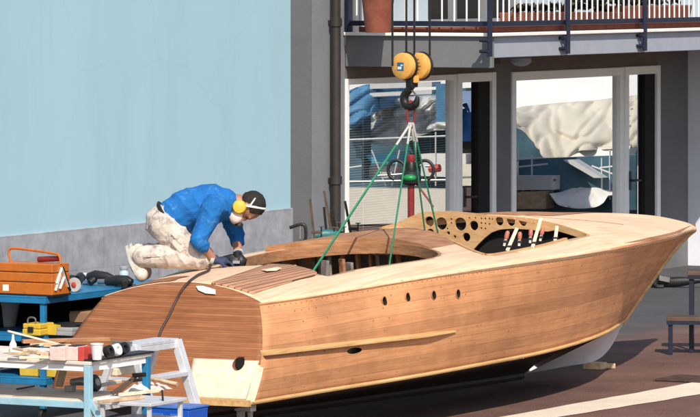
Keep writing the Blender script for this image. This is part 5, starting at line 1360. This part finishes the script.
# ------------------------------------------------------------------ low work stand with tools between the table and the ladder
SZ = .605
SP = atz(128, 402, SZ)
st = thing('work_stand', 'low pale work stand cluttered with tools in front of the ladder', 'work stand', (SP.x, SP.y, 0), ROT)
MB().span((-.22, -.02, SZ-.022), (.17, .42, SZ)).build('stand_top', M['alu'], st, bevel=.004)
MB().span((-.2, .0, SZ-.13), (.15, .40, SZ-.115)).build('lower_shelf', M['alu'], st, bevel=.003)
for x, y in ((-.2, 0.0), (.13, 0.0), (-.2, .37), (.13, .37)): MB().span((x, y+.001, 0), (x+.025, y+.025, SZ-.0225)).build('leg', M['alu'], st, bevel=.003)
def on_st(x, y, dz=.002): q = loc_px(SP, x, y, SZ); return onto(SP, q[0], q[1], SZ+dz)
t = thing('pipe_wrench', 'dark wide-jawed wrench lying slanted on the work stand', 'wrench', on_st(116, 396), ROT)
MB().bar((-.03, 0, .01), (.09, .1, .12), .028, .02).bar((.0, .0, .01), (.1, .05, .1), .02, .016).build('handles', M['rust'], t, bevel=.004)
MB().bar((.07, .09, .12), (.16, .08, .13), .03, .028).bar((.07, .05, .09), (.15, .06, .1), .03, .02).build('jaws', M['blackmetal'], t, bevel=.005)
t = thing('hammer', 'hammer with a pale wooden handle resting across the work stand', 'hammer', on_st(140, 391), ROT)
MB().tube([(0, .05, .075), (.12, .05, .065), (.24, .05, .045)], [.012, .011, .015], 10).build('handle', M['plank'], t, smooth=True)
MB().box((0, .05, .075), (.03, .1, .03)).build('head', M['steel'], t, bevel=.005)
for i, (x, y, L_, W_, m_, lab) in enumerate(((108, 401, .17, .1, 'paper', 'crumpled white rag at the left end of the work stand'), (134, 394, .16, .12, 'paper', 'folded pale cloth in the middle of the work stand under the wrench jaws'), (150, 391, .14, .16, 'pink', 'crumpled pinkish cloth at the right end of the work stand'))):
    random.seed(40+i); H_ = (.02, .06, .05)[i]
    o = MB().grid(16, 14, lambda a, b: ((a-.5)*L_*(1+.2*noise.noise(Vector((b*4, i*7, 0)))), b*W_, .003+H_*max(0, math.sin(a*3.14)*math.sin(b*3.14))**.6*(.7+.6*noise.noise(Vector((a*5, b*5, i*3.3)))))).build('rag', M[m_], None, smooth=True, solid=.003)
    o.location = on_st(x, y); o.rotation_euler = (0, 0, ROT); tag(o, lab, 'cloth')
for i, (x0, y0, x1, y1, dz, lab) in enumerate(((97, 391, 120, 386, .03, 'short pale batten lying highest at the back left of the work stand'), (99, 404, 143, 399, .012, 'long pale batten along the front edge of the work stand'), (112, 380, 137, 376, .05, 'pale block of wood behind the wrench on the work stand'), (120, 397, 158, 393, .014, 'pale batten in front of the hammer on the work stand'))):
    stick('batten', lab, on_st(x0, y0, dz), on_st(x1, y1, dz), .03 if i != 2 else .07, .02 if i != 2 else .05, M['patch' if i != 1 else 'plank'], 'batten')
stick('flat_bar', 'thin dark metal bar standing at the right end of the work stand', on_st(163, 401, .0), on_st(162, 400, .06), .012, .006, M['blackmetal'], 'metal bar')
# ------------------------------------------------------------------ right side: steps, grating, anchor
SO_ = atz(670, 355, 0.0)
sp = thing('mounting_steps', 'navy steel two-step platform with wooden treads at the right edge', 'steps', (SO_.x, SO_.y, 0), R(-6))
kS = SO_.y/FPX
z1, z2 = .32, .69
xs = 20*kS
MB().span((-.03, -.02, z1-.035), (.75, .24, z1)).build('tread', M['rust'], sp, bevel=.004)
MB().span((xs-.03, .2, z2-.035), (.8, .5, z2)).build('tread', M['rust'], sp, bevel=.004)
for x, y, h in ((0, 0, z1-.0355), (xs, .22, z2-.0355), (.7, 0, z1-.0355), (.72, .22, z2-.0355), (xs, .46, z2-.0355)):
    MB().span((x-.015, y, 0), (x+.022, y+.035, h)).build('leg', M['navy'], sp, bevel=.003)
MB().span((-.028, -.018, z1-.065), (.74, .0, z1-.0355)).span((xs-.028, .202, z2-.065), (.79, .216, z2-.0355)).span((-.014, .036, .10), (.01, .25, .13)).build('frame_rail', M['navy'], sp)
gp = [atz(664, 381, .006), atz(700, 375.5, .006), atz(735, 378, .006), atz(700, 383.5, .006)]
c = sum(gp, Vector())/4; c.z = .003
g = thing('floor_grating', 'dark drain grating set in the paving at the right edge', 'grating', c, ROT)
MB().span((-.28, -.24, 0.0), (.28, .24, .003)).build('pit', M['void'], g)
mb = MB()
for k in range(15): mb.span((-.27, -.235+.033*k, .0035), (.27, -.222+.033*k, .012))
mb.span((-.29, -.25, .0), (-.275, .25, .013)); mb.span((.275, -.25, 0), (.29, .25, .013)); mb.build('bars', M['rust'], g)
ap = atz(655, 288, 0.0)
an = thing('mooring_anchor', 'black iron anchor with a curved arm lying by the wall beyond the bow', 'anchor', ap, R(-12))
ka = ap.y/FPX
MB().tube(smoothpath([Vector((9*ka, 0, 25*ka)), Vector((5*ka, 0, 21*ka)), Vector((1*ka, 0, 11*ka)), Vector((0, 0, 4*ka)), Vector((3*ka, -.02, 1.6*ka)), Vector((9*ka, -.02, 1.2*ka))]), .024, 10).build('arm', M['black'], an, smooth=True)
MB().tube([(-6*ka, .1, 4*ka), (6*ka, .1, 5*ka), (24*ka, .1, 6*ka), (42*ka, .12, 7.5*ka), (60*ka, .14, 8*ka)], [.03, .05, .05, .03, .02], 12, flat=.8).build('shank', M['black'], an, smooth=True)
MB().bar((4*ka, .03, 10*ka), (14*ka, .05, 8*ka), .03, .05).build('fluke', M['steel'], an)
# ------------------------------------------------------------------ light, sky, camera
w = bpy.data.worlds.new('World'); scene.world = w; w.use_nodes = True
nt = w.node_tree; bg = nt.nodes['Background']
sky = nt.nodes.new('ShaderNodeTexSky'); sky.sky_type = 'NISHITA'; sky.sun_disc = False
EL = R(42); SX, SY = 0.22, -0.9755
sky.sun_elevation = EL; sky.sun_rotation = math.atan2(SX, SY); sky.altitude = 0; sky.air_density = 1.0; sky.dust_density = 1.2
nt.links.new(sky.outputs[0], bg.inputs[0]); bg.inputs[1].default_value = 0.15
sl_ = bpy.data.lights.new('sun', 'SUN'); sl_.energy = 5.0; sl_.angle = R(0.5); sl_.color = (1.0, 0.91, 0.78)
so_ = bpy.data.objects.new('sun', sl_); col.objects.link(so_)
dirv = Vector((SX*math.cos(EL), SY*math.cos(EL), math.sin(EL))).normalized()
so_.rotation_euler = dirv.to_track_quat('Z', 'Y').to_euler(); so_.location = (10, -10, 30)
cam = bpy.data.cameras.new('camera'); co = bpy.data.objects.new('camera', cam); col.objects.link(co)
cam.sensor_fit = 'HORIZONTAL'; cam.sensor_width = 36; cam.lens = FPX/700*36; cam.clip_start = 0.5; cam.clip_end = 2000
co.location = (0, 0, HC); co.rotation_euler = (R(90), 0, 0)
cam.shift_y = -((417/2-YH)/700)
scene.camera = co
scene.view_settings.view_transform = 'Standard'; scene.view_settings.look = 'None'; scene.view_settings.exposure = 0; scene.view_settings.gamma = 1
